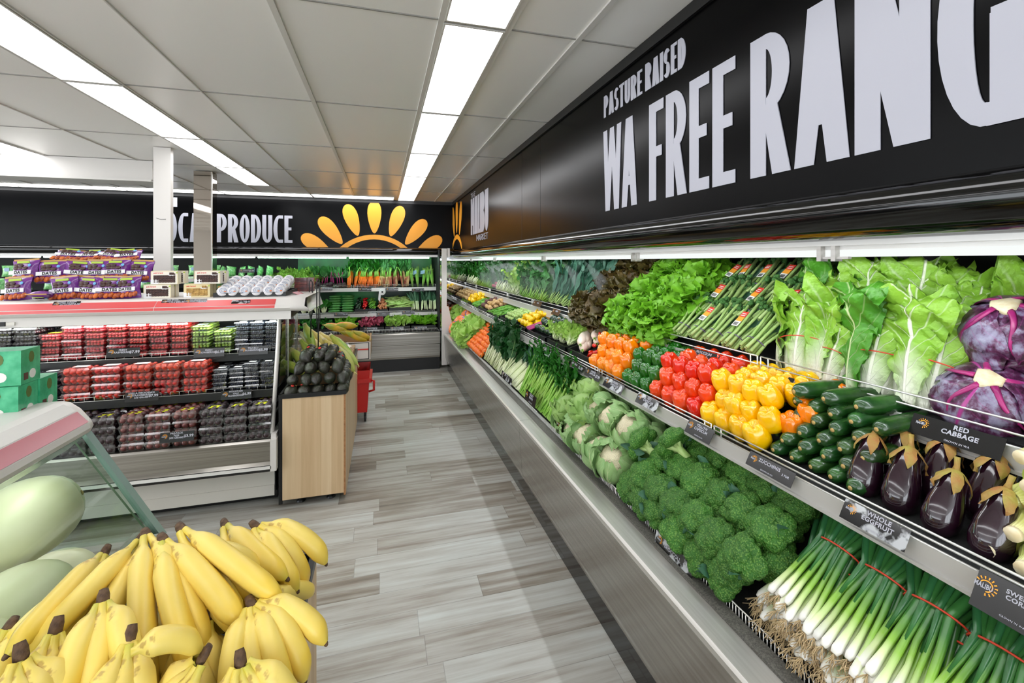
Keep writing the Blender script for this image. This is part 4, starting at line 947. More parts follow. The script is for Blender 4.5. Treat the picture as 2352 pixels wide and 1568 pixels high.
# ------------------------------------------------------------------ wooden produce bins
def bin_(name, label, x0, x1, y0, y1, z1, feet=True):
    o = thing(name, label, 'produce bin', (x0, y0, 0)); X = x1 - x0; Y = y1 - y0
    MB().box((.022, .0, .055), (X - .012, .016, z1 - .022)).obj('front_panel', 'light_oak', o)
    MB().box((X - .012, .0, .04), (X, Y, z1 - .012)).obj('side_panel', 'light_oak_side', o)
    MB().box((X - .013, -.001, .04), (X - .001, .0, z1 - .012)).obj('panel_edge', 'oak_edge', o)
    MB().box((0, 0, .055), (.012, Y, z1 - .012)).box((.012, .001, .03), (.022, .02, z1)).box((0, -.001, .03), (.012, .02, z1)).obj('side_frame', 'black_plastic', o)
    m = MB().box((0, -.006, z1 - .026), (X, .014, z1)).box((X - .014, 0, z1 - .026), (X + .002, Y, z1)).box((0, Y - .014, z1 - .026), (X, Y, z1)).box((0, 0, z1 - .026), (.014, Y, z1)); m.obj('rim', 'black_plastic', o)
    MB().box((.012, .012, z1 - .10), (X - .012, Y - .012, z1 - .085)).obj('mat', 'mat_black', o)
    MB().box((.02, .05, .03), (X - .05, Y - .05, .055)).obj('base', 'black_plastic', o)
    for fx, fy in ((.12, .08), (X - .1, .08), (.12, Y - .1), (X - .1, Y - .1)): MB().lathe([(.028, 0), (.03, .004), (.016, .01), (.014, .045)], 12, M=Matrix.Translation((fx, fy, 0))).obj('foot', 'black_plastic', o)
    return o
bin_('produce_bin', 'oak panelled produce bin with black rim holding avocados, beside the berry case', -.640, -.232, 3.235, 4.75, .738)
bin_('produce_bin', 'near oak panelled produce bin with black rim piled with bananas', -.685, -.188, .3, 1.47, .738)

# avocados
av = MB().lathe([(.0355 * (sin(pi * i / 12) ** .85) * (1 - .22 * (i / 12)) + .0003, -.047 + .098 * i / 12) for i in range(13)], 16, fn=lambda q, s, r: (r * (1 + .03 * sin(3 * q + 6 * s)), 0))
st = MB().ell((0, 0, .051), (.006, .006, .003), 7); sk = MB().ell((.0, -.0345, .012), (.009, .003, .007), 8)
AV = Proto('avocado', 'avocado', [('skin', av.mesh('skin', 'avocado')), ('stem_scar', st.mesh('stem_scar', 'scar'))])
AVS = Proto('avocado', 'avocado', AV.parts + [('sticker', sk.mesh('sticker', 'sticker_red'), None, 'small red and white sticker')])
lay = [(5, 3, 0), (4, 3, 1), (4, 4, 2), (3, 4, 3)]
cnt = 0
for l in range(4):
    n = [5, 5, 4, 3][l]; nr = [6, 6, 5, 4][l]
    for r in range(nr):
        if l < 3 and r > 0 and r < nr and l < 3 and False: pass
        for i in range(n):
            if l < 2 and r > 0 and i < n - 1: continue
            x = -.605 + (.34 - .075 * (n - 1)) / 2 + i * .079 + .01; y = 3.305 + [0, .02, .05, .10][l] + r * .085
            z = .738 + l * .068 + (.0 if l else -.005)
            cnt += 1
            (AVS if rnd.random() < .2 else AV).put(aim((x + U(-.008, .008), y + U(-.006, .006), z), (U(-.4, .4), U(.3, .8), U(-.1, .6)), sc_=U(1.12, 1.28), roll=U(-1, 1)),
               'dark avocado, %s from the left, %s from the front, %s layer' % (od(i), od(r), ('bottom', 'second', 'third', 'top')[l]), 'avocados in the oak bin')
# corn cobs leaning behind the avocados
hk = MB().lathe([(.006, 0), (.013, .006), (.016, .03), (.026, .06), (.030, .11), (.026, .17), (.017, .215), (.006, .245)], 18, fn=lambda q, s, r: (r * (1 + .06 * sin(5 * q + 3 * s)), 0))
ce = MB().lathe([(.0125, -.006), (.013, -.004), (.0135, .006)], 12)
tipm = MB(); tipm.tube([(0, 0, .235), (.004, 0, .255), (.012, .002, .275)], [.006, .004, .001], 6); tipm.tube([(0, 0, .235), (-.004, .003, .255), (-.014, .006, .268)], [.005, .003, .001], 6)
CORN = Proto('corn_cob', 'corn cob', [('husk', hk.mesh('husk', 'husk')), ('cut_end', ce.mesh('cut_end', 'cut_end')), ('silk_tip', tipm.mesh('silk_tip', 'husk_yellow'))])
CG = Proto('corn_cob', 'corn cob', [('husk', hk.mesh('husk', 'husk_green')), CORN.parts[1], CORN.parts[2]]); CY = Proto('corn_cob', 'corn cob', [('husk', hk.mesh('husk', 'husk_yellow')), CORN.parts[1], CORN.parts[2]])
cobs = [((668, 800), (715, 855), 3.9, CG, 'green'), ((690, 780), (740, 850), 3.95, CG, 'green'), ((700, 745), (722, 800), 4.05, CG, 'green'), ((690, 765), (760, 820), 4.05, CY, 'yellow'), ((715, 760), (775, 820), 4.1, CY, 'yellow'),
        ((735, 765), (800, 820), 4.15, CY, 'pale yellow'), ((705, 815), (728, 850), 3.85, CG, 'green'), ((760, 770), (815, 825), 4.0, CG, 'pale green'), ((775, 790), (822, 838), 3.95, CORN, 'pale'), ((780, 800), (815, 855), 3.8, CORN, 'pale'), ((650, 830), (700, 860), 3.8, CG, 'green'), ((745, 780), (790, 830), 3.95, CY, 'golden')]
for i, (a, b, y, pr, nm) in enumerate(cobs):
    p = PY(a[0], a[1], y + .06); q = PY(b[0], b[1], y - .1); d = q - p
    pr.put(aim(p, d, sc_=(1.25, 1.25, max(.9, d.length / .25)), roll=i), '%s husked corn cob behind the avocados, %s from the left' % (nm, od(i)), 'corn cobs behind the avocados')
# filler box under the cobs, papaya carton
MB().box((-.62, 3.75, .66), (-.25, 4.72, .78)).obj('crate', 'cardboard', None, 'low cardboard crate under the corn cobs in the oak bin', 'crate')
pc = thing('fruit_carton', 'open white cardboard carton of papayas beyond the corn cobs', 'carton', (0,0,0))
a, b = PY(790, 850, 4.8), PY(851, 850, 4.8)
ct_t = PY(820, 786, 4.8).z; ct_b = PY(820, 826, 4.8).z
MB().box((a.x - .22, 4.8, ct_b), (b.x, 5.3, ct_b + .02)).obj('base', 'cardboard', pc)
MB().box((a.x - .22, 4.795, ct_b), (b.x, 4.81, ct_t)).obj('front_panel', 'carton_white', pc); MB().box((b.x - .012, 4.8, ct_b), (b.x, 5.3, ct_t + .015)).obj('side_panel', 'cardboard', pc)
MB().box((a.x - .22, 5.29, ct_b), (b.x, 5.3, ct_t + .01)).obj('back_panel', 'cardboard', pc)
m = MB(); fw = b.x - a.x
for q in ((.05, .02, .95, .05), (.05, .95, .95, .98), (.05, .02, .08, .98), (.92, .02, .95, .98)): m.box((a.x + fw * q[0], 4.792, ct_b + (ct_t - ct_b) * q[1]), (a.x + fw * q[2], 4.796, ct_b + (ct_t - ct_b) * q[3]))
m.obj('printed_border', 'ink', pc); MB().box((a.x + fw * .08, 4.791, ct_b + .55 * (ct_t - ct_b)), (a.x + fw * .92, 4.7955, ct_b + .62 * (ct_t - ct_b))).obj('printed_stripe', 'sticker_red', pc)
MB().box((a.x - .1, 4.83, .3), (-.29, 5.28, ct_b - .002)).obj('black_crate', 'black_plastic', None, 'black crate under the papaya carton', 'crate')
MB().box((-.60, 4.8, .0), (-.29, 5.7, .3)).obj('black_crate', 'black_plastic', None, 'black crate on the floor beyond the oak bin', 'crate')
pap = MB().lathe([(.055 * (sin(pi * i / 14) ** .8) * (1 - .35 * (1 - i / 14)) + .0003, -.15 + .3 * i / 14) for i in range(15)], 18, fn=lambda q, s, r: (r * (1 + .03 * cos(5 * q)), 0))
psm = MB().ell((0, 0, -.152), (.008, .008, .005), 7); cutm = MB().ell((.02, 0, 0), (.045, .05, .135), 14)
PP = Proto('papaya', 'papaya', [('rind', pap.mesh('rind', 'papaya')), ('stem_scar', psm.mesh('stem_scar', 'scar'))])
PPC = Proto('papaya', 'papaya', PP.parts + [('cut_flesh', cutm.mesh('cut_flesh', 'papaya_cut'), None, 'orange cut flesh under film')])
for (u, v), d, pr, lb, s_ in (((770, 752), (1, -.2, -.25), PPC, 'cut papaya half wrapped in film, leftmost on the carton', .85), ((795, 748), (1, .2, -.1), PPC, 'cut papaya half wrapped in film, behind the other', .8), ((818, 772), (1, -.1, -.5), PP, 'whole yellow papaya lying to the front of the carton', .85), ((832, 770), (.8, .3, -.5), PP, 'whole yellow green papaya at the right end of the carton', .8), ((800, 765), (.8, .3, -.3), PP, 'whole papaya between the cut and the end ones', .8)):
    pr.put(aim(PY(u, v, 4.98 + (.1 if 'behind' in lb or 'cut' in lb else 0)), d, sc_=s_), lb, 'papayas')
m = MB(); r_ = random.Random(4)
for i in range(3):
    c_ = PY(770 + i * 14, 786 + i * 9, 4.5)
    m.grid(lambda a, b: V((c_.x + (a - .5) * .11 + r_.uniform(-1, 1) * .014, 4.5 + r_.uniform(-1, 1) * .03, c_.z + (b - .5) * .10 + r_.uniform(-1, 1) * .014)), 5, 5, sm=False)
m.obj('plastic_bag', 'plastic_film', None, 'crumpled clear plastic bag beside the papaya carton', 'plastic bag')
# sign posts: two black rods standing among the cobs
for u, y, vb, vt, lb in ((714, 3.9, 775, 642, 'thin black sign rod on the left, standing among the corn cobs'), (731, 3.75, 810, 640, 'thin black sign rod rising from the top of the avocados')):
    p = PY(u, vb, y); q = PY(u - 1, vt, y); o = thing('sign_rod', lb, 'sign rod', p)
    h_ = q.z - p.z; MB().tube([(0, 0, 0), (0, 0, h_ * .6)], .0045, 6).obj('rod', 'black_plastic', o)
    m = MB()
    for s_ in (-1, 1): m.tube([(0, 0, h_ * .3), (s_ * .011, 0, h_ * .42), (s_ * .011, 0, h_ * .95), (0, 0, h_)], .004, 6)
    m.obj('loop', 'black_plastic', o)
# red basket trolley beyond the bin
tb = thing('basket_trolley', 'red plastic basket trolley on castors beyond the oak bin', 'trolley', (-.24, 4.75, 0))
MB().add([(.0, 0, .10), (.10, 0, .10), (.10, .34, .10), (0, .34, .10), (-.03, -.02, .52), (.125, -.02, .52), (.125, .38, .52), (-.03, .38, .52)], [(0,1,5,4), (1,2,6,5), (2,3,7,6), (3,0,4,7), (0,3,2,1)], sm=False).obj('basket', 'trolley_red', tb)
MB().box((-.03, -.035, .40), (.145, .39, .44)).tube([(.14, -.03, .42), (.165, -.05, .42), (.165, -.05, .33), (.12, -.02, .31)], .012, 6).obj('handle', 'trolley_red', tb)
for y in (.03, .31): MB().tube([(.07, y, .035), (.09, y, .035)], .033, 12).box((.068, y - .01, .03), (.092, y + .01, .10)).obj('castor', 'black_plastic', tb)

# ------------------------------------------------------------------ bananas
def banana_mesh(bend, L=.20, R0=.0208):
    m = MB(); n, k_ = 10, 18; vs = []; uv = []; p = V((0, 0, 0)); a = 0
    for i in range(k_ + 1):
        s = i / k_
        r = R0 * (.30 + .70 * min(1, max(0, (s - .10) / .16)) ** .7) * (1 - .72 * max(0, (s - .80) / .2) ** 1.8) if s > .1 else R0 * (.34 - .04 * s / .1)
        ang = bend * (s ** 1.1) - bend * .25
        d = V((sin(ang), 0, -cos(ang)))
        if i: p = p + d * (L / k_)
        nx = V((cos(ang), 0, sin(ang))); ny = V((0, 1, 0))
        for j in range(n):
            q = 2 * pi * j / n; rr = r * (1 + .045 * cos(5 * q)); vs.append(p + nx * (rr * cos(q)) + ny * (rr * sin(q))); uv.append((s, j / n))
    m.add(vs, [(i*n+j, i*n+(j+1)%n, (i+1)*n+(j+1)%n, (i+1)*n+j) for i in range(k_) for j in range(n)], 0, uv)
    tip = MB(); tip.tube([p - d * .003, p + d * .004, p + d * .007], [R0 * .26, R0 * .2, R0 * .1], 8)
    return m.mesh('banana', 'banana_peel'), tip.mesh('blossom_tip', 'banana_brown')
BM = [banana_mesh(b, L) for b, L in ((1.0, .20), (1.25, .21), (.75, .19))]
cr = MB(); cr.tube([(0, 0, .022), (0, 0, .01), (0, 0, -.004), (0, 0, -.016)], [.008, .011, .0115, .006], 9, sq=.7); cr_me = cr.mesh('crown', 'banana_brown')
def hand(uc, vc, zc, ut, vt, zt, n, label, spread=.42, s_=1.0, seed=0, roll=0.0):
    """crown pixel/height -> tip pixel/height; n bananas fanned side by side"""
    c_ = PZ(uc, vc, zc); t_ = PZ(ut, vt, zt); d = (t_ - c_); L = d.length; d.normalize()
    o = thing('banana_bunch', label, 'bananas', M=aim(c_, -d, V((0, 0, -1)) if abs(d.z) < .95 else V((0, -1, 0)), roll=roll), group='banana bunches in the near bin')
    r_ = random.Random(seed + int(uc)); k = max(.95, min(1.5, L / .155)) * s_ * (.86 if n > 3 else 1)
    link('crown', cr_me, o).scale = (.9, .9, .9)
    for i in range(n):
        me, tp = BM[(i + seed) % 3]; a = (i - (n - 1) / 2) * spread
        b = link('banana', me, o); row = (i % 2) * .25
        b.matrix_local = Matrix.Rotation(a * .75, 4, 'X') @ Matrix.Translation((-.004 * (i % 2), sin(a) * .011, -.010)) @ Matrix.Rotation(-a * .6, 4, 'Z') @ Matrix.Rotation(r_.uniform(-.08, .1) - row * .6, 4, 'Y') @ Matrix.Diagonal((1.08 + .1 * (k - 1), 1.08 + .1 * (k - 1), k * r_.uniform(.95, 1.03), 1))
        link('blossom_tip', tp, b)
    return o
HB = [
 ((322, 1238), .97, (180, 1440), .90, 2, 'back left banana bunch curving down beside the melons'),
 ((335, 1228), .98, (395, 1455), .90, 2, 'banana bunch with a long pale banana hanging in the back middle'),
 ((375, 1240), .98, (470, 1425), .90, 2, 'banana bunch behind the middle, its stalk beside the glass corner'),
 ((417, 1215), .985, (545, 1390), .91, 2, 'large banana bunch just right of the glass corner'),
 ((448, 1275), .94, (560, 1360), .88, 4, 'small banana bunch in the middle with a pale webbed crown'),
 ((517, 1205), .93, (578, 1330), .88, 2, 'banana bunch with a bruised outer banana near the back edge'),
 ((588, 1208), .93, (700, 1310), .86, 4, 'banana bunch at the far right corner of the bin'),
 ((236, 1378), .97, (215, 1580), .90, 3, 'banana bunch in front left with a big brown crown'),
 ((578, 1388), .89, (655, 1560), .82, 5, 'banana bunch nearest the right rim of the bin'),
 ((298, 1465), .94, (270, 1600), .88, 3, 'greenish banana bunch at the lower middle'),
 ((128, 1445), .95, (90, 1600), .88, 3, 'banana bunch low on the left above the corner one'),
 ((48, 1505), .97, (60, 1640), .90, 4, 'banana bunch in the bottom left corner'),
 ((465, 1510), .90, (400, 1620), .84, 4, 'banana bunch at the bottom edge, left of the green tipped one'),
 ((552, 1520), .88, (560, 1640), .82, 5, 'pale banana bunch at the bottom edge nearest the rim'),
 ((476, 1415), .87, (455, 1520), .80, 3, 'banana bunch sunk between the middle bananas'),
 ((240, 1270), .93, (140, 1470), .86, 3, 'banana bunch half hidden under the back left one'),
 ((216, 1335), .90, (100, 1450), .84, 3, 'banana bunch deep on the left side against the melons'),
 ((500, 1330), .86, (600, 1400), .80, 3, 'banana bunch tucked under the middle ones'),
 ((350, 1400), .86, (400, 1540), .80, 3, 'banana bunch under the greenish one'),
 ((560, 1290), .85, (640, 1340), .79, 3, 'low banana bunch under the far right one'),
 ((420, 1470), .84, (520, 1560), .78, 3, 'low banana bunch near the bottom edge'),
 ((180, 1500), .88, (230, 1640), .82, 3, 'low banana bunch behind the bottom left ones'),
 ((20, 1440), .84, (-60, 1560), .80, 3, 'banana bunch at the far left against the glass'),
]
for i, (c_, zc, t_, zt, n, lb) in enumerate(HB): hand(c_[0], c_[1], zc, t_[0], t_[1], zt, n, lb, .40 if n > 2 else .5, 1.0, i, roll=[.9, -.15, -.35, -.7, -.3, -.8, -.25, .15, -.1, .5, .5, .1, .2, .1, 0, .9, .6, -.3, 0, 0, 0, .2, .3][i])
for (a, za, b, zb, lb) in (((595, 1395), .845, (725, 1325), .80, 'single straight banana lying across the right rim'), ((300, 1500), .955, (472, 1440), .945, 'single banana lying sideways with a dark spot')):
    p, q = PZ(*a, za), PZ(*b, zb); d = (q - p); me, tp = BM[2]
    o = link('single_banana', me, None, lb, 'banana'); L = d.length / .185; o.matrix_world = aim(p, -d.normalized(), V((0, 0, -1)), sc_=(1.0, 1.0, L)); link('blossom_tip', tp, o)
MB().box((-.68, .35, .655), (-.23, 1.42, .735)).obj('foam_mat', 'mat_black', None, 'dark ridged foam mat under the bananas', 'mat')

# ------------------------------------------------------------------ produce prototypes
def cap_proto(name, m_):
    pf = [(.002, .006), (.020, .0), (.034, .008), (.041, .025), (.042, .045), (.039, .062), (.034, .076), (.026, .085), (.015, .084), (.003, .078)]
    out = []
    for sd in range(3):
        lob = 4 if sd != 2 else 3; ph = sd * .8
        def fn(q, s, r, lob=lob, ph=ph, sd=sd):
            g = abs(cos(lob * q / 2 + ph)); return (r * (1 - .13 * (1 - g ** .7) * (.6 + .8 * s)) * (1 + .05 * sin(q + sd)), (-.010 * (1 - g) * max(0, s - .5) * 2))
        b = MB().lathe(pf, 28, fn=fn); s = MB().tube([(0, 0, .008), (.002, 0, -.006), (.006, .002, -.022)], [.010, .006, .0065], 8)
        out.append(Proto(name, 'capsicum', [('body', b.mesh('body', m_)), ('stem', s.mesh('stem', 'stem_green'))]))
    return out
CAP = {c: cap_proto('capsicum', 'cap_' + c) for c in ('red', 'yellow', 'orange', 'green')}
zm = MB().lathe([(.003, -.002), (.013, .0), (.020, .008), (.0245, .03), (.0255, .09), (.023, .15), (.018, .185), (.010, .20)], 16, fn=lambda q, s, r: (r * (1 + .035 * cos(6 * q)), 0))
zs = MB().lathe([(.0055, -.0035), (.0062, -.002), (.0062, .001)], 10); zt = MB().lathe([(.009, .197), (.007, .21), (.009, .225)], 7)
ZUC = Proto('zucchini', 'zucchini', [('skin', zm.mesh('skin', 'zuc')), ('end_scar', zs.mesh('end_scar', 'scar')), ('stem', zt.mesh('stem', 'stem_green'))])
em_ = MB().lathe([(.001, 0), (.026, .004), (.042, .025), (.047, .055), (.043, .10), (.035, .14), (.029, .175), (.02, .19), (.002, .195)], 24)
cy = MB()
for i in range(5):
    cy.wrap(i * 2 * pi / 5, lambda q: (.008 + (.035) * min(1, q * 1.4) + .002, .203 - .012 * q - .055 * q ** 1.6), lambda q: .66 * (1 - q ** 1.5) + .04, ruf=.003, ns=7, nt=4, seed=i)
es = MB().tube([(0, 0, .195), (.002, 0, .215), (.008, 0, .24)], [.012, .007, .0075], 8)
EGG = Proto('eggplant', 'eggplant', [('skin', em_.mesh('skin', 'eggplant')), ('calyx', cy.mesh('calyx', 'calyx')), ('stem', es.mesh('stem', 'calyx'))])
def lump_head(name, mats, R0, seed, nl=16, sub=5, flat=.72, leaf=None, rough=.0022):
    r_ = random.Random(seed); bm_ = __import__('bmesh').new(); __import__('bmesh').ops.create_icosphere(bm_, subdivisions=sub, radius=1)
    cs = []
    for i in range(nl):
        z = 1 - (i + .5) / nl * 1.15; a = i * 2.4 + r_.uniform(-.3, .3); q = sqrt(max(0, 1 - z * z)); cs.append((V((q * cos(a), q * sin(a), z)) * .62 * r_.uniform(.92, 1.1), r_.uniform(.34, .46)))
    for v in bm_.verts:
        d = v.co.normalized(); best = .50
        for c_, rho in cs:
            b = d.dot(c_); disc = rho * rho - (c_.length_squared - b * b)
            if b > 0 and disc > 0: best = max(best, b + sqrt(disc))
        rr = best + noise.noise(d * 9 + V((seed, 0, 0))) * .04 + noise.noise(d * 26 + V((seed, 3, 0))) * .05
        if d.z < -.25: rr *= 1 - .55 * min(1, (-.25 - d.z) * 1.6)
        v.co = V((d.x, d.y, d.z * flat)) * rr * R0
    me = bpy.data.meshes.new(name); bm_.to_mesh(me); bm_.free(); me.materials.append(MAT[mats]); me.polygons.foreach_set('use_smooth', [True] * len(me.polygons)); return me
BRO = []
for sd in range(4):
    st = MB().tube([(0, 0, .0), (.002, 0, -.035), (.0, .003, -.075)], [.026, .016, .018], 10)
    for i in range(4): a = i * 1.6 + sd; st.tube([(0, 0, -.04), (.02 * cos(a), .02 * sin(a), -.018), (.036 * cos(a), .036 * sin(a), .002)], [.008, .009, .012], 6)
    lf = MB()
    for i in range(1): a = sd + i * 2.7; lf.leaf((.03 * cos(a), .03 * sin(a), -.035), (cos(a) * .6, sin(a) * .6, .9), (cos(a), sin(a), 0), .10, .026, curl=-.3, ruf=.008, ns=5, nt=4, seed=sd)
    BRO.append(Proto('broccoli_head', 'broccoli', [('floret_head', lump_head('floret_head', 'broccoli_green', .078, sd + 1)), ('stalk', st.mesh('stalk', 'broc_stem')), ('leaf', lf.mesh('leaf', 'broc_leaf'))]))
def sph(R, z0=None, ex=1.0):
    z0 = -R if z0 is None else z0
    return lambda q: (R * sin(pi * (.10 + .80 * q)) * 1.0 + .002, (-R * cos(pi * (.10 + .80 * q))) * ex)
CAU = []
for sd in range(4):
    cu = lump_head('curd_head', 'curd', .085, 20 + sd, 22, 4, .8); lv = MB(); r_ = random.Random(sd)
    for i in range(8):
        R_ = .083 + .005 * (i % 3); top = .66 + .24 * r_.random() + (.06 if sd > 1 else 0)
        lv.wrap(i * 2.4 + sd, (lambda q, R_=R_, top=top: (R_ * sin(pi * (.06 + top * q)) + .012 * q, -R_ * 1.05 * cos(pi * (.06 + top * q)))), (lambda q: .22 + .62 * sin(pi * min(1, q * .8 + .1))), ruf=.006, fr=1.5, ns=18, nt=12, seed=sd * 10 + i, lift=.006 * (i % 3), rib=.008)
    CAU.append(Proto('cauliflower', 'cauliflower', [('curd_head', cu), ('outer_leaves', lv.mesh('outer_leaves', 'cauli_leaf'), None, None, 'stuff')]))
CABW = []
for sd in range(2):
    lv = MB().ell((0, 0, 0), (.088, .088, .085), 20, 0, None, 12)
    for i in range(6):
        R_ = .09 + .002 * i; lv.wrap(i * 2.2 + sd, (lambda q, R_=R_: (R_ * sin(pi * (.05 + .72 * q)) + .02 * q ** 4, -R_ * cos(pi * (.05 + .72 * q)))), lambda q: .3 + .8 * sin(pi * min(1, q * .7 + .15)), ruf=.012, fr=2, ns=16, nt=12, seed=sd + i, rib=.004)
    CABW.append(Proto('cabbage', 'cabbage', None, lv.mesh('cabbage', 'cabbage_leaf')))
CHI = []
def chprof(off, H=.35, flare=.02, top=1.0):
    return lambda q: ((.022 + .062 * sin(pi * min(1, .08 + .62 * q)) ** .8) + off + flare * max(0, q - .6) * 2.4, H * q * top)
for sd in range(4):
    r_ = random.Random(sd + 5); inn = MB(); out = MB()
    inn.lathe([(.01, 0), (.05, .02), (.068, .08), (.075, .16), (.062, .25), (.03, .30)], 16)
    for i in range(9):
        inn.wrap(i * 2.4 + sd, chprof(.004 + .0022 * i, .33 + .02 * r_.random(), .03), lambda q: .45 + .35 * q, ruf=.015, fr=3, ns=34, nt=14, seed=sd * 20 + i, rib=.009)
    for i in range(6):
        out.wrap(i * 2.1 + sd * .7, chprof(.024 + .003 * i, .34 + .05 * r_.random(), .05 + .05 * r_.random()), lambda q: .25 + .62 * q ** .8 * (1 - .25 * q ** 4), ruf=.022, fr=3, ns=40, nt=20, seed=sd * 31 + i, rib=.012)
    bd = MB().tube([((.112) * cos(a * pi / 12), (.112) * sin(a * pi / 12), .145 + .006 * sin(a * pi / 12 * 2)) for a in range(25)], .0022, 6, cap=False)
    CHI.append(Proto('chinese_cabbage', 'cabbage', [('inner_head', inn.mesh('inner_head', 'chinese')), ('outer_leaves', out.mesh('outer_leaves', 'chinese_dark' if sd == 2 else 'chinese'), None, None, 'stuff'), ('rubber_band', bd.mesh('rubber_band', 'red_band'))]))
RED = []
for sd in range(2):
    b = MB().ell((0, 0, 0), (.10, .10, .088), 28, 0, None, 16)
    for i in range(6):
        R_ = .101 + .0022 * i; b.wrap(i * 2.25 + sd * .5, (lambda q, R_=R_: (R_ * sin(pi * (.07 + .62 * q)) + .012 * q ** 5, R_ * .88 * cos(pi * (.07 + .62 * q)))), lambda q: .35 + .75 * sin(pi * min(1, q * .7 + .12)), ruf=.008, fr=3, ns=20, nt=16, seed=sd * 9 + i, rib=.004)
    st = MB().lathe([(.030, .075), (.030, .094), (.026, .099), (.001, .100)], 9, fn=lambda q, s, r: (r * (1 + .18 * sin(3 * q + sd)), 0))
    rb = MB()
    for i in range(5):
        a = i * 2 * pi / 5 + sd
        rb.tube([(.109 * sin(t) * cos(a + .16 * sin(3 * t + i)), .109 * sin(t) * sin(a + .16 * sin(3 * t + i)), .097 * cos(t)) for t in [(.24 + .13 * j) for j in range(11)]], [.0085 - .0007 * j for j in range(11)], 6, sq=.5)
    RED.append(Proto('red_cabbage', 'cabbage', [('head', b.mesh('head', 'red_cabbage')), ('cut_stem', st.mesh('cut_stem', 'cut_end')), ('leaf_rib', rb.mesh('leaf_rib', 'magenta_rib'), None, None, 'stuff')]))
def frilly(mname, name, R0, n, L, W, seed, ruf=.016, cat='lettuce'):
    m = MB(); r_ = random.Random(seed)
    for i in range(n):
        z = 1 - (i + .5) / n * 1.05; a = i * 2.4; q = sqrt(max(0, 1 - z * z)); d = V((q * cos(a), q * sin(a), max(.02, z)))
        m.leaf(d * R0 * .25, d + V((r_.uniform(-.25, .25), r_.uniform(-.25, .25), r_.uniform(-.1, .2))), V((0, 0, -1)) + d * .3 if z < .8 else V((r_.uniform(-1, 1), r_.uniform(-1, 1), -.4)), L * r_.uniform(.85, 1.1), W * r_.uniform(.8, 1.15), curl=r_.uniform(.5, 1.2), ruf=ruf, fr=5, ns=10, nt=8, seed=seed * 50 + i, cup=-.2, prof=lambda q: .25 + .85 * q ** .6 * (1 - .15 * q ** 6))
    return Proto(name, cat, None, m.mesh(name, mname))
LG = [frilly('lettuce_green', 'green_lettuce', .12, 95, .118, .030, s, .017) for s in range(3)]
LR = [frilly('lettuce_red', 'red_lettuce', .12, 85, .115, .030, s + 9, .018) for s in range(2)]
LP = [frilly('lettuce_pale', 'iceberg_lettuce', .09, 30, .10, .05, s + 19, .010) for s in range(2)]
def bunch(name, cat, leafm, stalkm, n, L, W, spread, seed, stalk=.4, ruf=.015, curl=.4, sr=.004, fr=5, band=None, ns=9):
    """stalks rising along +z from the origin and leaf blades on top"""
    m, s = MB(), MB(); r_ = random.Random(seed)
    for i in range(n):
        a = i * 2.4; q = sqrt((i + .5) / n) * spread; d = V((q * cos(a), q * sin(a), 1)).normalized(); b0 = V((.4 * q * .12 * cos(a), .4 * q * .12 * sin(a), 0))
        sl = L * stalk * r_.uniform(.8, 1.15); p1 = b0 + d * sl
        s.tube([b0, b0 + d * sl * .5 + V((cos(a), sin(a), 0)) * .003, p1], [sr, sr * .9, sr * .6], 6)
        m.leaf(p1 - d * .01, d, V((cos(a), sin(a), .2)), L * (1 - stalk) * r_.uniform(.8, 1.1), W * r_.uniform(.8, 1.1), curl=curl * r_.uniform(.4, 1.6), ruf=ruf, fr=fr, ns=ns, nt=6, seed=seed * 40 + i)
    parts = [('leaves', m.mesh('leaves', leafm), None, None, 'stuff'), ('stalks', s.mesh('stalks', stalkm), None, None, 'stuff')]
    if band: parts.append(('rubber_band', MB().tube([(band[0] * cos(a * pi / 8), band[0] * sin(a * pi / 8), band[1]) for a in range(17)], .0022, 5, cap=False).mesh('rubber_band', band[2])))
    return Proto(name, cat, parts)
KT = [bunch('tuscan_kale_bunch', 'kale', 'kale', 'broc_stem', 14, .36, .03, .35, s, .25, .012, .6, .005, 7) for s in range(2)]
KC = [bunch('curly_kale_bunch', 'kale', 'kale_curly', 'celery_stalk', 22, .30, .045, .6, s + 3, .3, .028, .9, .005, 6) for s in range(2)]
EN = [bunch('leafy_green_bunch', 'leafy greens', 'lettuce_pale', 'white_stalk', 22, .26, .04, .6, s + 6, .2, .024, .9, .006, 6) for s in range(2)]
BK = [bunch('bok_choy_bunch', 'leafy greens', 'parsley', 'white_stalk', 14, .28, .045, .45, s + 8, .4, .012, .8, .009, 3) for s in range(2)]
SB = [bunch('silverbeet_bunch', 'silverbeet', 'silverbeet', 'white_stalk', 13, .38, .06, .4, s + 11, .38, .03, .7, .009, 5) for s in range(2)]
CEL = []
for sd in range(2):
    p = bunch('celery_bunch', 'celery', 'parsley', 'celery_stalk', 26, .40, .022, .38, sd + 21, .55, .012, 1.0, .008, 3); lf = MB(); r_ = random.Random(sd)
    for i in range(90):
        c_ = V((r_.gauss(0, .05), r_.gauss(0, .05), r_.uniform(.20, .36))); d = V((r_.uniform(-1, 1), r_.uniform(-1, 1), r_.uniform(0, 1.2)))
        lf.leaf(c_, d, V((r_.uniform(-1, 1), r_.uniform(-1, 1), 1)), .045, .02, curl=r_.uniform(-.6, 1), ruf=.008, fr=3, ns=4, nt=4, seed=i)
    p.parts.append(('leaf_top', lf.mesh('leaf_top', 'parsley'), None, None, 'stuff')); CEL.append(p)
LK = []
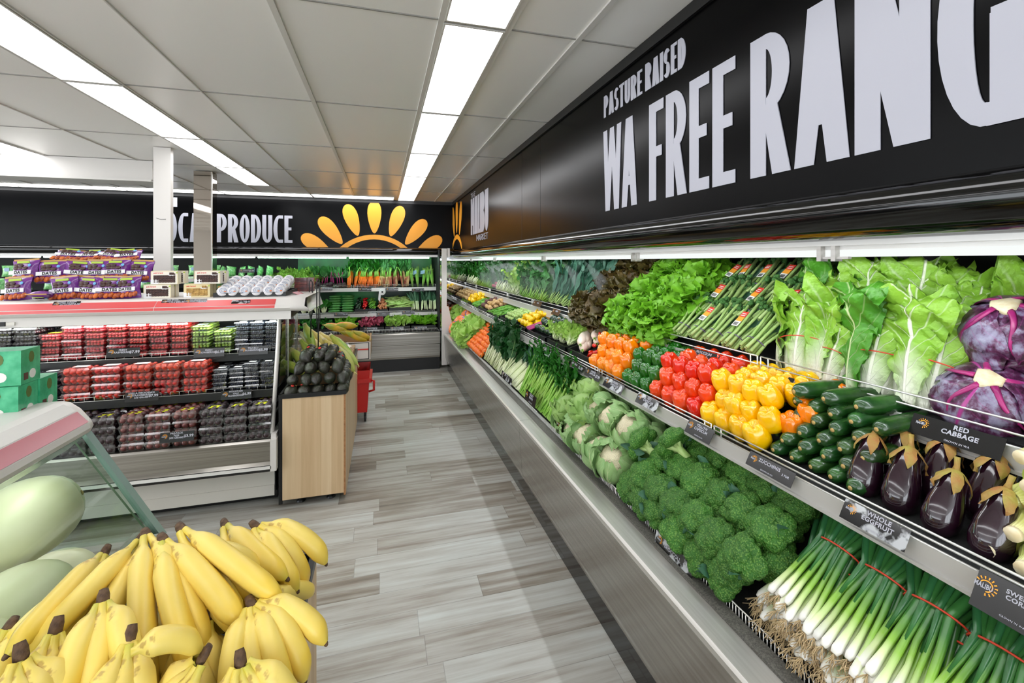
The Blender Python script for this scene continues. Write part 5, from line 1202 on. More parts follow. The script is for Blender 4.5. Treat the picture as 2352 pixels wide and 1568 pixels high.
for sd in range(2):
    s, m = MB(), MB(); r_ = random.Random(sd)
    for i in range(3):
        x = (i - 1) * .032; s.tube([(x, 0, 0), (x, 0, .03), (x * .9, 0, .2)], [.009, .012, .010], 10)
        for j in range(5): m.leaf((x, 0, .17), (x * 1.5 + r_.uniform(-.35, .35), r_.uniform(-.35, .35), 1), (r_.uniform(-1, 1), 1, 0), .24, .02, curl=r_.uniform(-.4, .7), ruf=.002, ns=7, nt=3, seed=j)
    LK.append(Proto('leek_bunch', 'leek', [('stalks', s.mesh('stalks', 'white_stalk'), None, None, 'stuff'), ('leaves', m.mesh('leaves', 'leek_leaf'), None, None, 'stuff')]))
BR = []
for sd in range(3):
    s, m, lf = MB(), MB(), MB(); r_ = random.Random(sd + 2)
    for i in range(11):
        a = i * 2.4; q = .026 * sqrt((i + .5) / 11); x, y = q * cos(a) * 1.5, q * sin(a); dx, dy = x * 1.7 + r_.uniform(-.006, .006), y * 1.7
        top = .17 + r_.uniform(-.01, .03); s.tube([(x * 1.2, y * 1.2, 0), (x, y, .06), (dx, dy, top)], [.0062, .0058, .005], 7)
        for j in range(6): m.ell((dx + r_.uniform(-.011, .011), dy + r_.uniform(-.011, .011), top + r_.uniform(0, .02)), r_.uniform(.007, .011), 7, 0, None, 5)
        if i % 3 == 0: lf.leaf((x, y, .08), (x * 20, y * 20, 1.2), (x, y, 0), .09, .014, curl=.5, ruf=.004, ns=5, nt=3, seed=i)
    bd = MB().tube([(.040 * cos(a * pi / 8), .028 * sin(a * pi / 8), .045) for a in range(17)], .0016, 5, cap=False)
    BR.append([('stems', s.mesh('stems', 'broc_stem'), None, None, 'stuff'), ('florets', m.mesh('florets', 'broccolini_green'), None, None, 'stuff'), ('leaves', lf.mesh('leaves', 'broc_leaf'), None, None, 'stuff'), ('rubber_band', bd.mesh('rubber_band', 'purple_band'))])
tg = MB().box((-.017, -.037, .075), (.017, -.0355, .10), 2).box((-.017, -.037, .10), (.017, -.0355, .122), 1).box((-.017, -.037, .122), (.017, -.0355, .15), 0)
for i in range(7): tg.box((-.012 + i * .0035, -.0376, .079), (-.0105 + i * .0035, -.037, .094), 3)
for i in range(2): tg.box((-.012, -.0376, .137 - i * .009), (.012, -.037, .140 - i * .009), 2)
tgm = tg.mesh('tag', ['sticker_red', 'sticker_orange', 'paper', 'ink'])
BRT = [Proto('broccolini_bunch', 'broccolini', p + [('tag', tgm, None, 'red and orange barcode tag')]) for p in BR]; BRN = [Proto('broccolini_bunch', 'broccolini', p) for p in BR]
# spring onion bunch: roots at the origin, tops along +x
SC = []
for sd in range(3):
    r_ = random.Random(sd + 31); parts = []; roots = MB(); n = 19
    for i in range(n):
        a = (i - (n - 1) / 2) / n; lay = i % 3; y0 = a * .15 + r_.uniform(-.004, .004); z0 = .012 + lay * .013; x0 = r_.uniform(-.015, .03)
        yb = a * .085; zb = .018 + lay * .017; y2 = a * .20 + r_.uniform(-.02, .02); R_ = r_.uniform(.0075, .0108)
        m = MB(); pts = [(x0, y0, z0), (x0 + .012, y0, z0), (x0 + .07, y0 * .9, z0 + .004), (.14, (y0 + yb) / 2 + r_.uniform(-.004, .004), (z0 + zb) / 2 + .004), (.23, yb, zb + .004), (.34, (yb * 1.2 + y2) / 2, zb + .01), (.45, y2, zb + r_.uniform(-.01, .01)), (.56, y2 * 1.15, zb - .012)]
        m.tube(pts, [R_ * .75, R_ * 1.15, R_ * .75, R_ * .8, R_ * 1.05, R_ * 1.2, R_ * 1.05, R_ * .5], 8, sq=.85)
        if i % 2: m.tube([(.13, (y0 + yb) / 2, (z0 + zb) / 2 + .006), (.23, yb + .004, zb + .012), (.40, y2 + .02, zb + .02), (.54, y2 + .035, zb)], [R_ * .4, R_ * .8, R_ * .9, R_ * .4], 6); m.uv[64:] = [(.6 + .4 * a, b) for a, b in m.uv[64:]]
        parts.append(('stalk', m.mesh('stalk', 'scallion')))
        for j in range(9):
            p = V((x0, y0, z0)); q = [p]; d = V((-1, r_.uniform(-.8, .8), r_.uniform(-.5, .4))).normalized()
            for s in range(3): p = p + d * r_.uniform(.008, .016); d = (d + V((r_.uniform(-.5, .3), r_.uniform(-.6, .6), r_.uniform(-.7, .2)))).normalized(); q.append(p)
            roots.tube(q, .0009, 3)
    bd = MB().tube([(.225, .062 * cos(a * pi / 12), .034 + .038 * sin(a * pi / 12)) for a in range(25)], .0024, 6, cap=False)
    parts += [('roots', roots.mesh('roots', 'rootlet'), None, None, 'stuff'), ('rubber_band', bd.mesh('rubber_band', 'red_band'))]
    SC.append(Proto('spring_onion_bunch', 'spring onions', parts))
ca = MB().lathe([(.001, -.002), (.012, 0), (.0165, .006), (.0155, .05), (.011, .13), (.003, .18)], 12); cs = MB().lathe([(.005, -.004), (.006, 0)], 8)
CAR = Proto('carrot', 'carrot', [('root', ca.mesh('root', 'carrot')), ('stem_end', cs.mesh('stem_end', 'broc_leaf'))])

# ------------------------------------------------------------------ laying out the right case
TI = {1: ((1.445, 1.20), (1.88, 1.50)), 2: ((1.205, .985), (1.55, 1.12)), 3: ((1.02, .565), (1.42, .84))}
def TP(k_, t, y, h=0.0):
    (ax, az), (bx, bz) = TI[k_]; d = V((bx - ax, 0, bz - az)); n = V((-d.z, 0, d.x)).normalized()
    return V((ax, y, az)) + d * t + n * h
def TD(k_):
    (ax, az), (bx, bz) = TI[k_]; d = V((bx - ax, 0, bz - az)).normalized(); return d, V((-d.z, 0, d.x))
def pile(kind, protos, tier, y0, y1, n, rows, h, zdir, label, group, t0=.04, t1=.9, jit=.006, sc_=1.0, tilt=.15, hex_=True, xdir=None, grow=0.0, h2=0.0):
    """rows up the slope, n along it; 'from the left' counts from the far end"""
    for r in range(rows):
        t = t0 + (t1 - t0) * r / max(1, rows - 1)
        for i in range(n):
            y = y1 - (y1 - y0) * (i + .5 + (.25 if r % 2 else -.25) * hex_) / n
            p = TP(tier, t, y + U(-jit, jit), h + h2 * r + U(-jit, jit) * .5); z = V(zdir) + V((U(-tilt, tilt), U(-tilt, tilt), U(-tilt, tilt)))
            s_ = sc_ * U(.93, 1.07)
            pr = protos[rnd.randrange(len(protos))] if isinstance(protos, list) else protos
            pr.put(aim(p, z, xdir, sc_=s_, roll=U(-3, 3) if xdir is None else U(-.25, .25)), '%s, %s from the left in the %s row up' % (label, od(i), od(r)), group)
ya = lambda u: yr(u, 1.0); yb_ = lambda u: yr(u, 1.18); yc = lambda u: yr(u, 1.42)
# --- bottom deck (nearest first)
ys = [1.0 - .118 * i for i in range(9)]
for i, y in enumerate(ys):
    d, n = TD(3); M_ = Matrix((d, V((0, 1, 0)), n)).transposed().to_4x4(); b = TP(3, .03 + U(0, .05), y, .012 + (i % 2) * .02)
    SC[i % 3].put(Matrix.Translation(b) @ M_ @ Matrix.Rotation(U(-.06, .06), 4, 'Z') @ Matrix.Rotation(U(-.03, .03), 4, 'Y'), 'banded spring onion bunch, %s from the broccoli' % od(i), 'spring onion bunches on the bottom deck')
for i, y in enumerate(ys[:6]):
    d, n = TD(3); M_ = Matrix((d, V((0, 1, 0)), n)).transposed().to_4x4()
    SC[(i + 1) % 3].put(Matrix.Translation(TP(3, .12, y - .06, .065)) @ M_ @ Matrix.Rotation(U(-.08, .08), 4, 'Z'), 'spring onion bunch lying on top of the others, %s from the broccoli' % od(i), 'spring onion bunches on the bottom deck')
d3, n3 = TD(3)
pile('broccoli', BRO, 3, 1.07, 1.76, 6, 4, .055, (-.75, -.15, .75), 'broccoli head on the bottom deck', 'broccoli heads', .10, .88, .014, .98, .35)
for r in range(3):
    for i in range(6):
        y = 1.74 - .66 * (i + .9) / 6.3
        BRO[(i + r) % 4].put(aim(TP(3, .2 + .26 * r, y, .105), (-.7 + U(-.3, .3), U(-.4, .3), .8), sc_=U(.85, 1.05), roll=U(-3, 3)), 'broccoli head in the upper layer, %s from the left in the %s row up' % (od(i), od(r)), 'broccoli heads')
for i, (t, y, h_, z_) in enumerate(((.55, 1.60, .17, (-.25, .9, .45)), (.40, 1.74, .16, (-.3, .8, .3)), (.85, 1.42, .17, (-.1, .9, .5)))):
    BRO[i].put(aim(TP(3, t, y, h_), z_, sc_=1.0, roll=i * 2), 'broccoli head on its side showing a pale stalk, %s from the cauliflowers' % od([1, 0, 2][i]), 'broccoli heads')
pile('cauliflower', CAU, 3, 1.78, 2.5, 5, 3, .075, (-.7, -.3, .65), 'leafy cauliflower on the bottom deck', 'cauliflowers', .16, .85, .015, .98, .5)
for i in range(3):
    CAU[i].put(aim(TP(3, .45, 1.88 + i * .16, .15), (-.8, -.1, .8), roll=i * 2, sc_=.95), 'cauliflower in the upper layer, %s from the right' % od(i), 'cauliflowers')
for i, (t, y, h_) in enumerate(((.25, 2.46, .12), (.55, 2.38, .16), (.35, 2.28, .16))):
    CABW[i % 2].put(aim(TP(3, t, y, h_), (-.3, .2, .9), roll=i * 1.3, sc_=1.0), 'pale green wrapped cabbage head beside the celery, %s up' % od(i), 'cabbages beside the celery')
for i in range(9):
    y = 2.56 + .78 * (i + .5) / 9
    for r in range(2): CEL[(i + r) % 2].put(aim(TP(3, .03 + .16 * r, y, .03 + .05 * r), (d3.x, U(-.1, .1), d3.z + .25), roll=U(-3, 3), sc_=.92), 'bunch of leafy green celery, %s from the cabbages%s' % (od(i), ', upper layer' if r else ''), 'celery bunches')
for i in range(6):
    y = 3.38 + .36 * (i + .5) / 6; LK[i % 2].put(aim(TP(3, .03, y, .03 + .02 * (i % 2)), (d3.x, U(-.1, .1), d3.z + .2), V((0, 1, 0)), sc_=1.05), 'bunch of white leeks, %s from the celery' % od(i), 'leek bunches')
for i in range(6):
    y = 3.76 + .8 * (i + .5) / 6
    for r in range(2): SB[(i + r) % 2].put(aim(TP(3, .03 + .2 * r, y, .04 + .03 * r), (d3.x, U(-.15, .15), d3.z + .35), roll=U(-3, 3)), 'dark crinkled silverbeet bunch, %s from the leeks%s' % (od(i), ', upper layer' if r else ''), 'silverbeet bunches')
pile('carrot', CAR, 3, 4.55, 5.3, 15, 10, .075, (.45, .85, .1), 'loose orange carrot beyond the silverbeet', 'loose carrots', .0, .95, .006, 1.45, .12, h2=.010)
pile('lettuce', LP, 3, 5.32, 6.05, 5, 3, .10, (-.6, -.2, .8), 'pale iceberg lettuce beyond the carrots', 'iceberg lettuces', .1, .9, .02, 1.15, .3)
bgm = MB().ell((0, 0, 0), (.09, .075, .045), 16, 0, None, 10); CB = Proto('carrot_bag', 'bag of carrots', None, bgm.mesh('carrot_bag', 'carrot_bag'))
pile('bag', CB, 3, 6.05, 6.75, 4, 4, .09, (-.6, -.1, .8), 'orange and purple printed bag of carrots', 'bagged carrots', .05, .9, .015, 1.15, .35, h2=.01)
pile('lettuce', LP, 3, 6.8, 7.35, 4, 3, .08, (-.6, -.2, .8), 'pale lettuce in the far corner', 'corner lettuces', .1, .9, .02, 1.2, .3)
pile('carrot', CAR, 3, 7.38, 7.9, 8, 8, .09, (.85, -.1, .4), 'carrot in the far corner heap', 'corner carrots', .0, .95, .01, 1.6, .15, h2=.010)
# --- middle shelf
def wall_of(protos, y0, y1, n, layers, depth, x0, z0, dx, dz, label, group, up=(-.25, 0, 1), s_=1.0, t_=.12):
    for l in range(layers):
        for r in range(depth + (1 if l == layers - 1 else 0)):
            nn = n if (l + r) % 2 == 0 else n - 0
            for i in range(nn):
                if r > 0 and l < layers - 1: continue
                y = y1 - (y1 - y0) * (i + .5 + (.2 if (l + r) % 2 else -.2)) / n
                p = V((x0 + dx * l + .08 * r, y + U(-.004, .004), z0 + dz * l + .012 * r)); pr = protos[rnd.randrange(len(protos))]
                pr.put(aim(p, V(up) + V((U(-t_, t_), U(-t_, t_), 0)), sc_=s_ * U(.93, 1.06), roll=U(-3, 3)), '%s, %s from the left in the %s layer%s' % (label, od(i), od(l), '' if r == 0 else ', %s row back' % od(r)), group)
k4 = (-.45, 0, .9)
wall_of(CAP['yellow'], 1.20, 1.485, 4, 3, 2, 1.235, .975, .030, .062, 'yellow capsicum', 'yellow capsicums', k4)
wall_of(CAP['orange'], 1.10, 1.21, 1, 3, 1, 1.30, 1.03, .035, .045, 'orange capsicum beside zucchini', 'orange capsicums by the zucchini', k4)
wall_of(CAP['red'], 1.49, 1.84, 4, 3, 2, 1.235, .975, .030, .062, 'glossy red capsicum', 'red capsicums', k4)
wall_of(CAP['green'], 1.85, 2.09, 3, 3, 2, 1.235, .975, .032, .055, 'dark green capsicum', 'green capsicums', k4, .95)
wall_of(CAP['orange'], 2.10, 2.46, 4, 3, 2, 1.235, .975, .030, .062, 'bright orange capsicum', 'orange capsicums', k4)
for r in range(5):
    for i in range(5 - (r % 2)):
        y = 1.21 - .064 * (i + .35 * (r % 2)) - .03; x = 1.215 + .022 * r; z = .992 + .037 * r
        ZUC.put(aim((x + U(-.008, .008), y, z), (.97, U(-.12, .12) - .05, .10), sc_=(1, 1, 1.1), roll=U(-3, 3)), 'dark green zucchini, %s from the left in the %s layer up' % (od(i), od(r)), 'zucchini')
for i in range(3): ZUC.put(aim((1.28 + .02 * i, 1.16 - .085 * i, 1.18), (.95, -.20, .05), sc_=(1.1, 1.1, 1.15), roll=i), 'lighter green zucchini on top of the stack, %s from the left' % od(i), 'zucchini')
eg = [(1.235, .945, 0, 0), (1.235, .855, 0, 1), (1.225, .765, .1, 0), (1.225, .675, .1, 1), (1.32, .93, .03, 0), (1.33, .84, .05, 1), (1.33, .74, .05, 0), (1.43, .88, .06, 1), (1.44, .77, .06, 0), (1.46, .96, .05, 1)]
for i, (x, y, lean, rr) in enumerate(eg):
    o = EGG.put(aim((x + .01, y - .02, .965 + (.02 if i > 3 else 0) + (.03 if i > 6 else 0)), (.42, .06 - lean, 1), sc_=.84 if i not in (2, 3) else .78, roll=i * 1.3), 'glossy dark eggplant standing upright, %s from the zucchini in the %s row' % (od([0,1,2,3,0,1,2,0,1,2][i]), ['front','front','front','front','second','second','second','back','back','back'][i]), 'eggplants')
for r in range(5):
    for i in range(5):
        y = .645 - .062 * i - .03 * (r % 2); x = 1.22 + .028 * r; z = .995 + .045 * r
        (CORN if (r + i) % 3 else CG).put(aim((x + U(-.012, .012), y, z), (.95, U(-.22, .12), .12), sc_=(1.15, 1.15, .9), roll=U(-3, 3)), 'pale husked sweet corn, %s from the left in the %s layer up' % (od(i), od(r)), 'sweet corn on the middle shelf')
def crate(y0, y1, label, x0=1.195, x1=1.50, z0=.985, z1=1.07):
    o = thing('produce_tray', label, 'tray', (0, 0, 0)); t = .008
    def sl(x): return z0 + (x - x0) / (x1 - x0) * (z1 - z0)
    o_ = MB().add([(x0, y0, z0), (x0, y1, z0), (x1, y1, z1), (x1, y0, z1)], [(0,1,2,3)], sm=False).obj('base', 'black_plastic', o)
    for a, b in (((x0, y0), (x0, y1)), ((x1, y0), (x1, y1)), ((x0, y0), (x1, y0)), ((x0, y1), (x1, y1))):
        za, zb = sl(a[0]), sl(b[0]); tx, ty_ = (t, 0) if a[0] == b[0] else (0, t if a[1] == y0 else -t)
        vs = []
        for (x, y, z) in ((a[0], a[1], za), (b[0], b[1], zb)):
            vs += [(x, y, z - .012), (x + tx, y + ty_, z - .012), (x + tx, y + ty_, z + .035), (x, y, z + .035)]
        MB().add(vs, [(0,4,5,1), (1,5,6,2), (2,6,7,3), (3,7,4,0), (0,1,2,3), (7,6,5,4)], sm=False).obj('rim', 'black_plastic', o)
    return o
def fillm(name, cat, mats, y0, y1, shp, n, label, kind='stuff', x0=1.21, x1=1.49, seed=1, h0=.02, h1=.035):
    m = MB(); r_ = random.Random(seed)
    for i in range(n):
        x, y = r_.uniform(x0 + .01, x1), r_.uniform(y0 + .015, y1 - .015); z = .985 + (x - 1.195) * .28 + r_.uniform(h0, h1)
        if shp[0] == 'rod':
            a = r_.gauss(shp[3], .35); d = V((cos(a), sin(a), r_.uniform(-.1, .15))); c_ = V((x, y, z)); m.tube([c_ - d * shp[1], c_ + V((0, 0, .006)), c_ + d * shp[1]], [shp[2] * .6, shp[2], shp[2] * .5], 5)
        elif shp[0] == 'leaf': m.leaf((x, y, z), (r_.uniform(-1, 1), r_.uniform(-1, 1), r_.uniform(-.1, .8)), (r_.uniform(-1, 1), 0, 1), shp[1], shp[2], curl=r_.uniform(-.5, 1), ruf=.006, ns=4, nt=3, seed=i)
    return m.obj(name, mats, None, label, cat, None, kind)
def single(name, cat, me_, y0, y1, nx, ny, label, group, x0=1.23, x1=1.47, h=.03, s_=1.0, sq=(1, 1, 1), lay2=True, jit=.006, z_=None):
    c = 0
    for l in range(2 if lay2 else 1):
        for i in range(nx - l):
            for j in range(ny - l):
                x = x0 + (x1 - x0) * (i + .5 + .5 * l) / nx; y = y1 - (y1 - y0) * (j + .5 + .5 * l) / ny
                z = .985 + (x - 1.195) * .28 + h + l * h * 1.1 if z_ is None else z_(x) + h + l * h * 1.1
                link(name, me_, None, '%s, %s from the left, %s from the front, %s layer' % (label, od(j), od(i), ('bottom', 'upper')[l]), cat, group).matrix_world = T((x + U(-jit, jit), y + U(-jit, jit), z), (U(-1, 1), U(-1, 1), U(-3, 3)), tuple(q * s_ * U(.9, 1.1) for q in sq))
chil = MB().tube([(0, 0, 0), (.03, .004, 0), (.07, .0, .004), (.11, -.012, 0)], [.007, .013, .010, .002], 8).mesh('chilli', 'tomato_red')
crate(2.50, 2.82, 'black tray holding long red chillies beside the orange capsicums')
single('long_chilli', 'chilli', chil, 2.50, 2.64, 3, 3, 'long red chilli', 'long red chillies', 1.22, 1.42, .03, 1.0)
dk = MB().lathe([(.004, -.02), (.022, 0), (.030, .04), (.031, .14), (.026, .2), (.012, .25), (.002, .28)], 16); dl = MB()
for i in range(5): dl.tube([(0, 0, -.01), (.01 * cos(i * 1.3), .01 * sin(i * 1.3), -.05)], [.004, .002], 5)
DK = Proto('daikon', 'daikon radish', [('root', dk.mesh('root', 'daikon')), ('leaf_stub', dl.mesh('leaf_stub', 'celery_stalk'))])
for i in range(8): DK.put(aim((1.24 + .05 * (i % 4) , 2.68 + .05 * (i % 2) + .03 * (i // 4), 1.04 + .035 * (i // 2 % 2) + .03 * (i // 4)), (.5, .85, .1), roll=i), 'pale white daikon radish lying behind the chillies, %s from the front' % od(i), 'daikon radishes')
crate(2.86, 3.22, 'black tray of pale fennel and celeriac beside the daikon')
for i in range(7): EN[i % 2].put(aim((1.25 + .07 * (i % 3), 2.92 + .045 * i, 1.02), (.5, .3, .7), sc_=.62, roll=i), 'small pale leafy bunch in the tray beyond the daikon, %s from the right' % od(i), 'pale leafy bunches')
rz = MB().ell((0, 0, 0), (.036, .036, .030), 14, 0, None, 10).ell((0, 0, .030), (.007, .007, .006), 6, 1); rzm = rz.mesh('round_zucchini', ['round_zuc', 'scar'])
crate(3.26, 3.70, 'black tray of round dark zucchini'); single('round_zucchini', 'zucchini', rzm, 3.28, 3.64, 3, 5, 'round dark zucchini', 'round zucchini', h=.04)
m = MB()
for i in range(9): m.tube([(1.20 + .0 * i, 3.67 + i * .008, 1.02 + .006 * (i % 3)), (1.48, 3.66 + i * .008, 1.12)], .008, 6)
m.obj('rhubarb_stalks', 'beet_stem', None, 'pinkish rhubarb stalks between the round zucchini and yellow squash', 'rhubarb', kind='stuff')
sq_ = MB().lathe([(.004, -.014), (.022, -.012), (.032, 0), (.026, .012), (.008, .02), (.005, .03)], 16, fn=lambda q, s, r: (r * (1 + .08 * cos(8 * q)), 0)).mesh('button_squash', 'squash')
crate(3.76, 4.14, 'black tray of yellow button squash'); single('button_squash', 'squash', sq_, 3.78, 4.10, 4, 5, 'yellow button squash', 'yellow button squash', h=.035, s_=1.15)
sp_ = MB().ell((0, 0, 0), (.018, .018, .02), 9, 0, None, 7).mesh('brussels_sprout', 'sprout')
crate(4.18, 4.62, 'black tray of brussels sprouts'); single('brussels_sprout', 'brussels sprout', sp_, 4.2, 4.58, 7, 9, 'brussels sprout', 'brussels sprouts', h=.028)
crate(4.66, 5.2, 'black tray of green beans'); fillm('green_beans', 'green beans', 'bean', 4.68, 5.17, ('rod', .06, .006, .5), 260, 'green beans heaped in the tray beyond the sprouts')
po = MB().ell((0, 0, 0), (.038, .028, .024), 10, 0, None, 7).mesh('potato', 'potato'); bt_ = MB().ell((0, 0, 0), (.032, .032, .03), 10, 0, None, 7).mesh('beetroot', 'beet')
crate(5.24, 5.78, 'dark tray of potatoes'); single('potato', 'potato', po, 5.26, 5.55, 4, 4, 'pale brown potato', 'potatoes', h=.035); single('beetroot', 'beetroot', bt_, 5.56, 5.78, 4, 3, 'dark loose beetroot', 'loose beetroot', h=.035)
fillm('green_beans', 'green beans', 'bean', 5.82, 6.25, ('rod', .06, .006, .5), 160, 'green beans nearest the far corner', seed=5)
single('button_squash', 'squash', sq_, 6.3, 6.75, 4, 6, 'yellow squash near the far corner', 'far yellow squash', h=.035, s_=1.2)
single('potato', 'potato', po, 6.8, 7.85, 4, 10, 'pale potato in the far corner', 'corner potatoes', h=.035)
# --- top shelf
d1, n1 = TD(1)
chi = [(1.50, 1.325), (1.50, 1.19), (1.49, 1.06), (1.50, .925)]
for i, (x, y) in enumerate(chi):
    CHI[i].put(aim((x, y, 1.165), (.52, [.12, -.1, .02, .06][i], 1), sc_=(.98, .98, .86) if i != 1 else (.82, .82, .72), roll=i * 1.7), 'banded chinese cabbage standing in the front row, %s from the left' % od(i), 'chinese cabbages')
for i in range(4):
    CHI[(i + 2) % 4].put(aim((1.66, 1.38 - .155 * i, 1.25), (.5, U(-.1, .1), 1), sc_=(.9, .9, .86), roll=i * 2.3 + 1), 'chinese cabbage standing in the back row, %s from the left' % od(i), 'chinese cabbages')
for i, (x, y, z, s_, r_) in enumerate(((1.52, .80, 1.235, .98, 0), (1.60, .79, 1.41, .98, 1), (1.56, .63, 1.30, 1, .4), (1.70, .66, 1.38, 1, 2), (1.55, .62, 1.47, .9, 2.2))):
    RED[i % 2].put(aim((x, y, z), [(-.55, -.3, .75), (-.5, -.1, .8), (-.3, .6, .4), (-.4, -.5, .6), (.2, .3, .5)][i], sc_=s_, roll=r_ + .5), 'red cabbage head with %s' % ['cut stem up, in the front row by the rail', 'magenta ribs, stacked above the front one', 'dull bloom, at the right edge of the photo', 'waxy leaves, low behind the front one', 'greyish outer leaves, highest at the edge'][i], 'red cabbages')
for r in range(3):
    for i in range(5):
        y = 1.97 - .112 * (i + .45 * (r % 2)); k_ = TP(1, .02 + .30 * r, y, .035 + .015 * r)
        (BRT if (r == 2 and i < 4) or (r == 1 and i % 2 == 0) or (r == 0 and i % 2) else BRN)[(i + r) % 3].put(aim(k_, (.75, -.12 + U(-.15, .15), .72), V((0, -1, .1)), sc_=1.12, roll=U(-.2, .2)), 'broccolini bunch, %s from the left in the %s row up' % (od(i), od(r)), 'broccolini bunches')
pile('lettuce', LG, 1, 2.03, 2.52, 4, 3, .04, (-.55, -.1, .8), 'frilly green lettuce', 'green lettuces', .06, .8, .02, 1.0, .2, h2=.02)
pile('lettuce', LR, 1, 2.56, 3.12, 4, 3, .04, (-.55, -.1, .8), 'dark red frilly lettuce', 'red lettuces', .06, .85, .02, 1.0, .2, h2=.02)
def rowset(protos, y0, y1, n, rows, label, group, s_=1.0, up=.25, t0=.02, dt=.3):
    for r in range(rows):
        for i in range(n):
            y = y1 - (y1 - y0) * (i + .5 + .25 * (r % 2)) / n
            protos[(i + r) % len(protos)].put(aim(TP(1, t0 + dt * r, y, .04 + .02 * r), (d1.x, U(-.3, .2), d1.z + up + U(-.1, .2)), roll=U(-3, 3), sc_=s_), '%s, %s from the left in the %s row up' % (label, od(i), od(r)), group)
rowset(KT, 3.14, 3.85, 5, 3, 'dark tuscan kale bunch', 'tuscan kale bunches', 1.05)
rowset(KC, 3.9, 4.7, 5, 3, 'misted curly kale bunch', 'curly kale bunches', 1.05)
rowset(EN, 4.74, 5.1, 3, 3, 'pale endive bunch', 'endive bunches', 1.1)
rowset(BK, 5.12, 5.75, 4, 3, 'bok choy bunch', 'bok choy bunches', 1.15)
rowset(KC, 6.1, 7.0, 5, 3, 'green herb bunch near the far corner', 'far herb bunches', 1.0)
rowset(BK, 7.0, 7.9, 5, 3, 'dark leafy bunch at the far corner', 'corner leafy bunches', 1.1)
mat('radish', 'a83a50', .4, c2='c0607a', sc_=30, hv=.2)
rd_ = MB().ell((0, 0, 0), (.019, .019, .02), 8, 0, None, 6).mesh('radish', 'radish')
for r in range(6):
    for i in range(7): link('radish', rd_, None, 'small pink radish, %s from the left in the %s row up' % (od(i), od(r)), 'radish', 'pink radishes').matrix_world = T(TP(1, .08 + .1 * r, 5.98 - .036 * i + .018 * (r % 2), .06))
# mist jets over the greens
def volmat(name, dens):
    k_ = NT(name); k_.t.links.remove(k_.out.inputs[0].links[0]); v = k_.n('VolumeScatter', {'Color': (.95, 1, .97, 1), 'Density': dens, 'Anisotropy': .2}); k_.set(k_.out.inputs[1], v.outputs[0]); return k_
volmat('mist', .8); volmat('mist_jet', 6.0)
MB().ell((1.62, 5.2, 1.38), (.30, 2.3, .21), 20, 0, None, 12).obj('mist', 'mist', None, 'thin cold mist hanging over the far top shelf greens', 'mist', kind='stuff')
for i in range(9):
    y = 3.0 + i * .42; m = MB(); m.tube([(1.40, y, 1.60), (1.48, y - .03, 1.50), (1.58, y - .06, 1.36)], [.006, .035, .08], 10)
    m.obj('mist_jet', 'mist_jet', None, 'spray of mist from the canopy, %s from the near end' % od(i), 'mist', 'mist jets', 'stuff')
# --- tickets on the right case
def tk(tier, u0, v0, u1, v1, title, foot, label, price='', h_=.055, wet=False, dx=-.03, tilt=.5):
    x = {1: X1, 2: X2, 3: .985}[tier] + dx; a, b = PX(u0, v0, x), PX(u1, v1, x)
    w_ = a.y - b.y; return ticket(MRt(x, (a.y + b.y) / 2, (a.z + b.z) / 2, tilt), w_, h_, title, price, foot, label, wet=wet)
G = 'GROWN IN WA'
tk(1, 1785, 878, 1886, 910, 'CHINESE/CABBAGE', G, 'black ticket on the top rail reading Chinese Cabbage', h_=.064)
tk(1, 2092, 970, 2305, 1032, 'RED/CABBAGE', G, 'black ticket on the top rail reading Red Cabbage')
tk(1, 1583, 813, 1648, 828, 'BROCCOLINI/BUNCH', G, 'black ticket on the top rail reading Broccolini Bunch', '2 FOR', h_=.06)
tk(1, 1422, 765, 1465, 775, 'FANCY/LETTUCE', G, 'small black ticket on the rail under the green lettuce', h_=.055)
tk(2, 1935, 1168, 2085, 1240, 'WHOLE/EGGFRUIT', G, 'black ticket on the middle rail reading Whole Eggfruit', '', .05, True)
tk(2, 1718, 1055, 1822, 1098, 'ZUCCHINIS', G, 'black ticket on the middle rail reading Zucchinis', '2 FOR', .045)
tk(2, 2238, 1345, 2420, 1440, 'SWEET/CORN', G, 'black ticket on the middle rail reading Sweet Corn', '', .075)
tk(2, 1578, 975, 1635, 1005, 'YELLOW/CAPSICUM', G, 'black ticket on the middle rail reading Yellow Capsicum', '', .055)
tk(2, 1463, 915, 1510, 930, 'RED/CAPSICUM', G, 'black ticket on the middle rail reading Red Capsicum', '', .05, True)
tk(2, 1388, 878, 1430, 892, 'GREEN/CAPSICUM', G, 'pale wet ticket reading Green Capsicum', '', .05, True)
tk(2, 1345, 855, 1378, 866, 'ORANGE/CAPSICUM', G, 'black ticket on the rail below the orange capsicums', '$7.99', .045)
tk(2, 1300, 832, 1340, 846, 'RED CHILLI', G, 'black ticket on the rail below the red chillies', '$9.99', .045)
tk(2, 1245, 805, 1265, 812, 'DAIKON', G, 'pale ticket on the rail above the celery', '', .045, True)
tk(3, 1505, 1250, 1590, 1298, 'FRESH/BROCCOLI', G, 'black ticket on the wire fence reading Fresh Broccoli', '2 FOR', .055, True, -.012, .2)
tk(3, 1343, 1050, 1380, 1080, 'WHOLE/CAULIFLOWER', G, 'black ticket on the wire fence reading Whole Cauliflower $5.99', '$5.99', .055, False, -.012, .2)
tk(3, 1280, 975, 1293, 985, 'SAVOY/CABBAGE', G, 'small black ticket on the fence before the cabbages', '', .06, False, -.012, .2)
tk(3, 1207, 905, 1230, 925, 'CELERY/BUNCH', G, 'small black ticket standing in front of the celery', '', .07, False, -.012, .2)
tk(3, 1152, 862, 1175, 872, 'FRESH/LEEKS', G, 'pale wet ticket on the fence before the leeks', '', .05, True, -.012, .2)
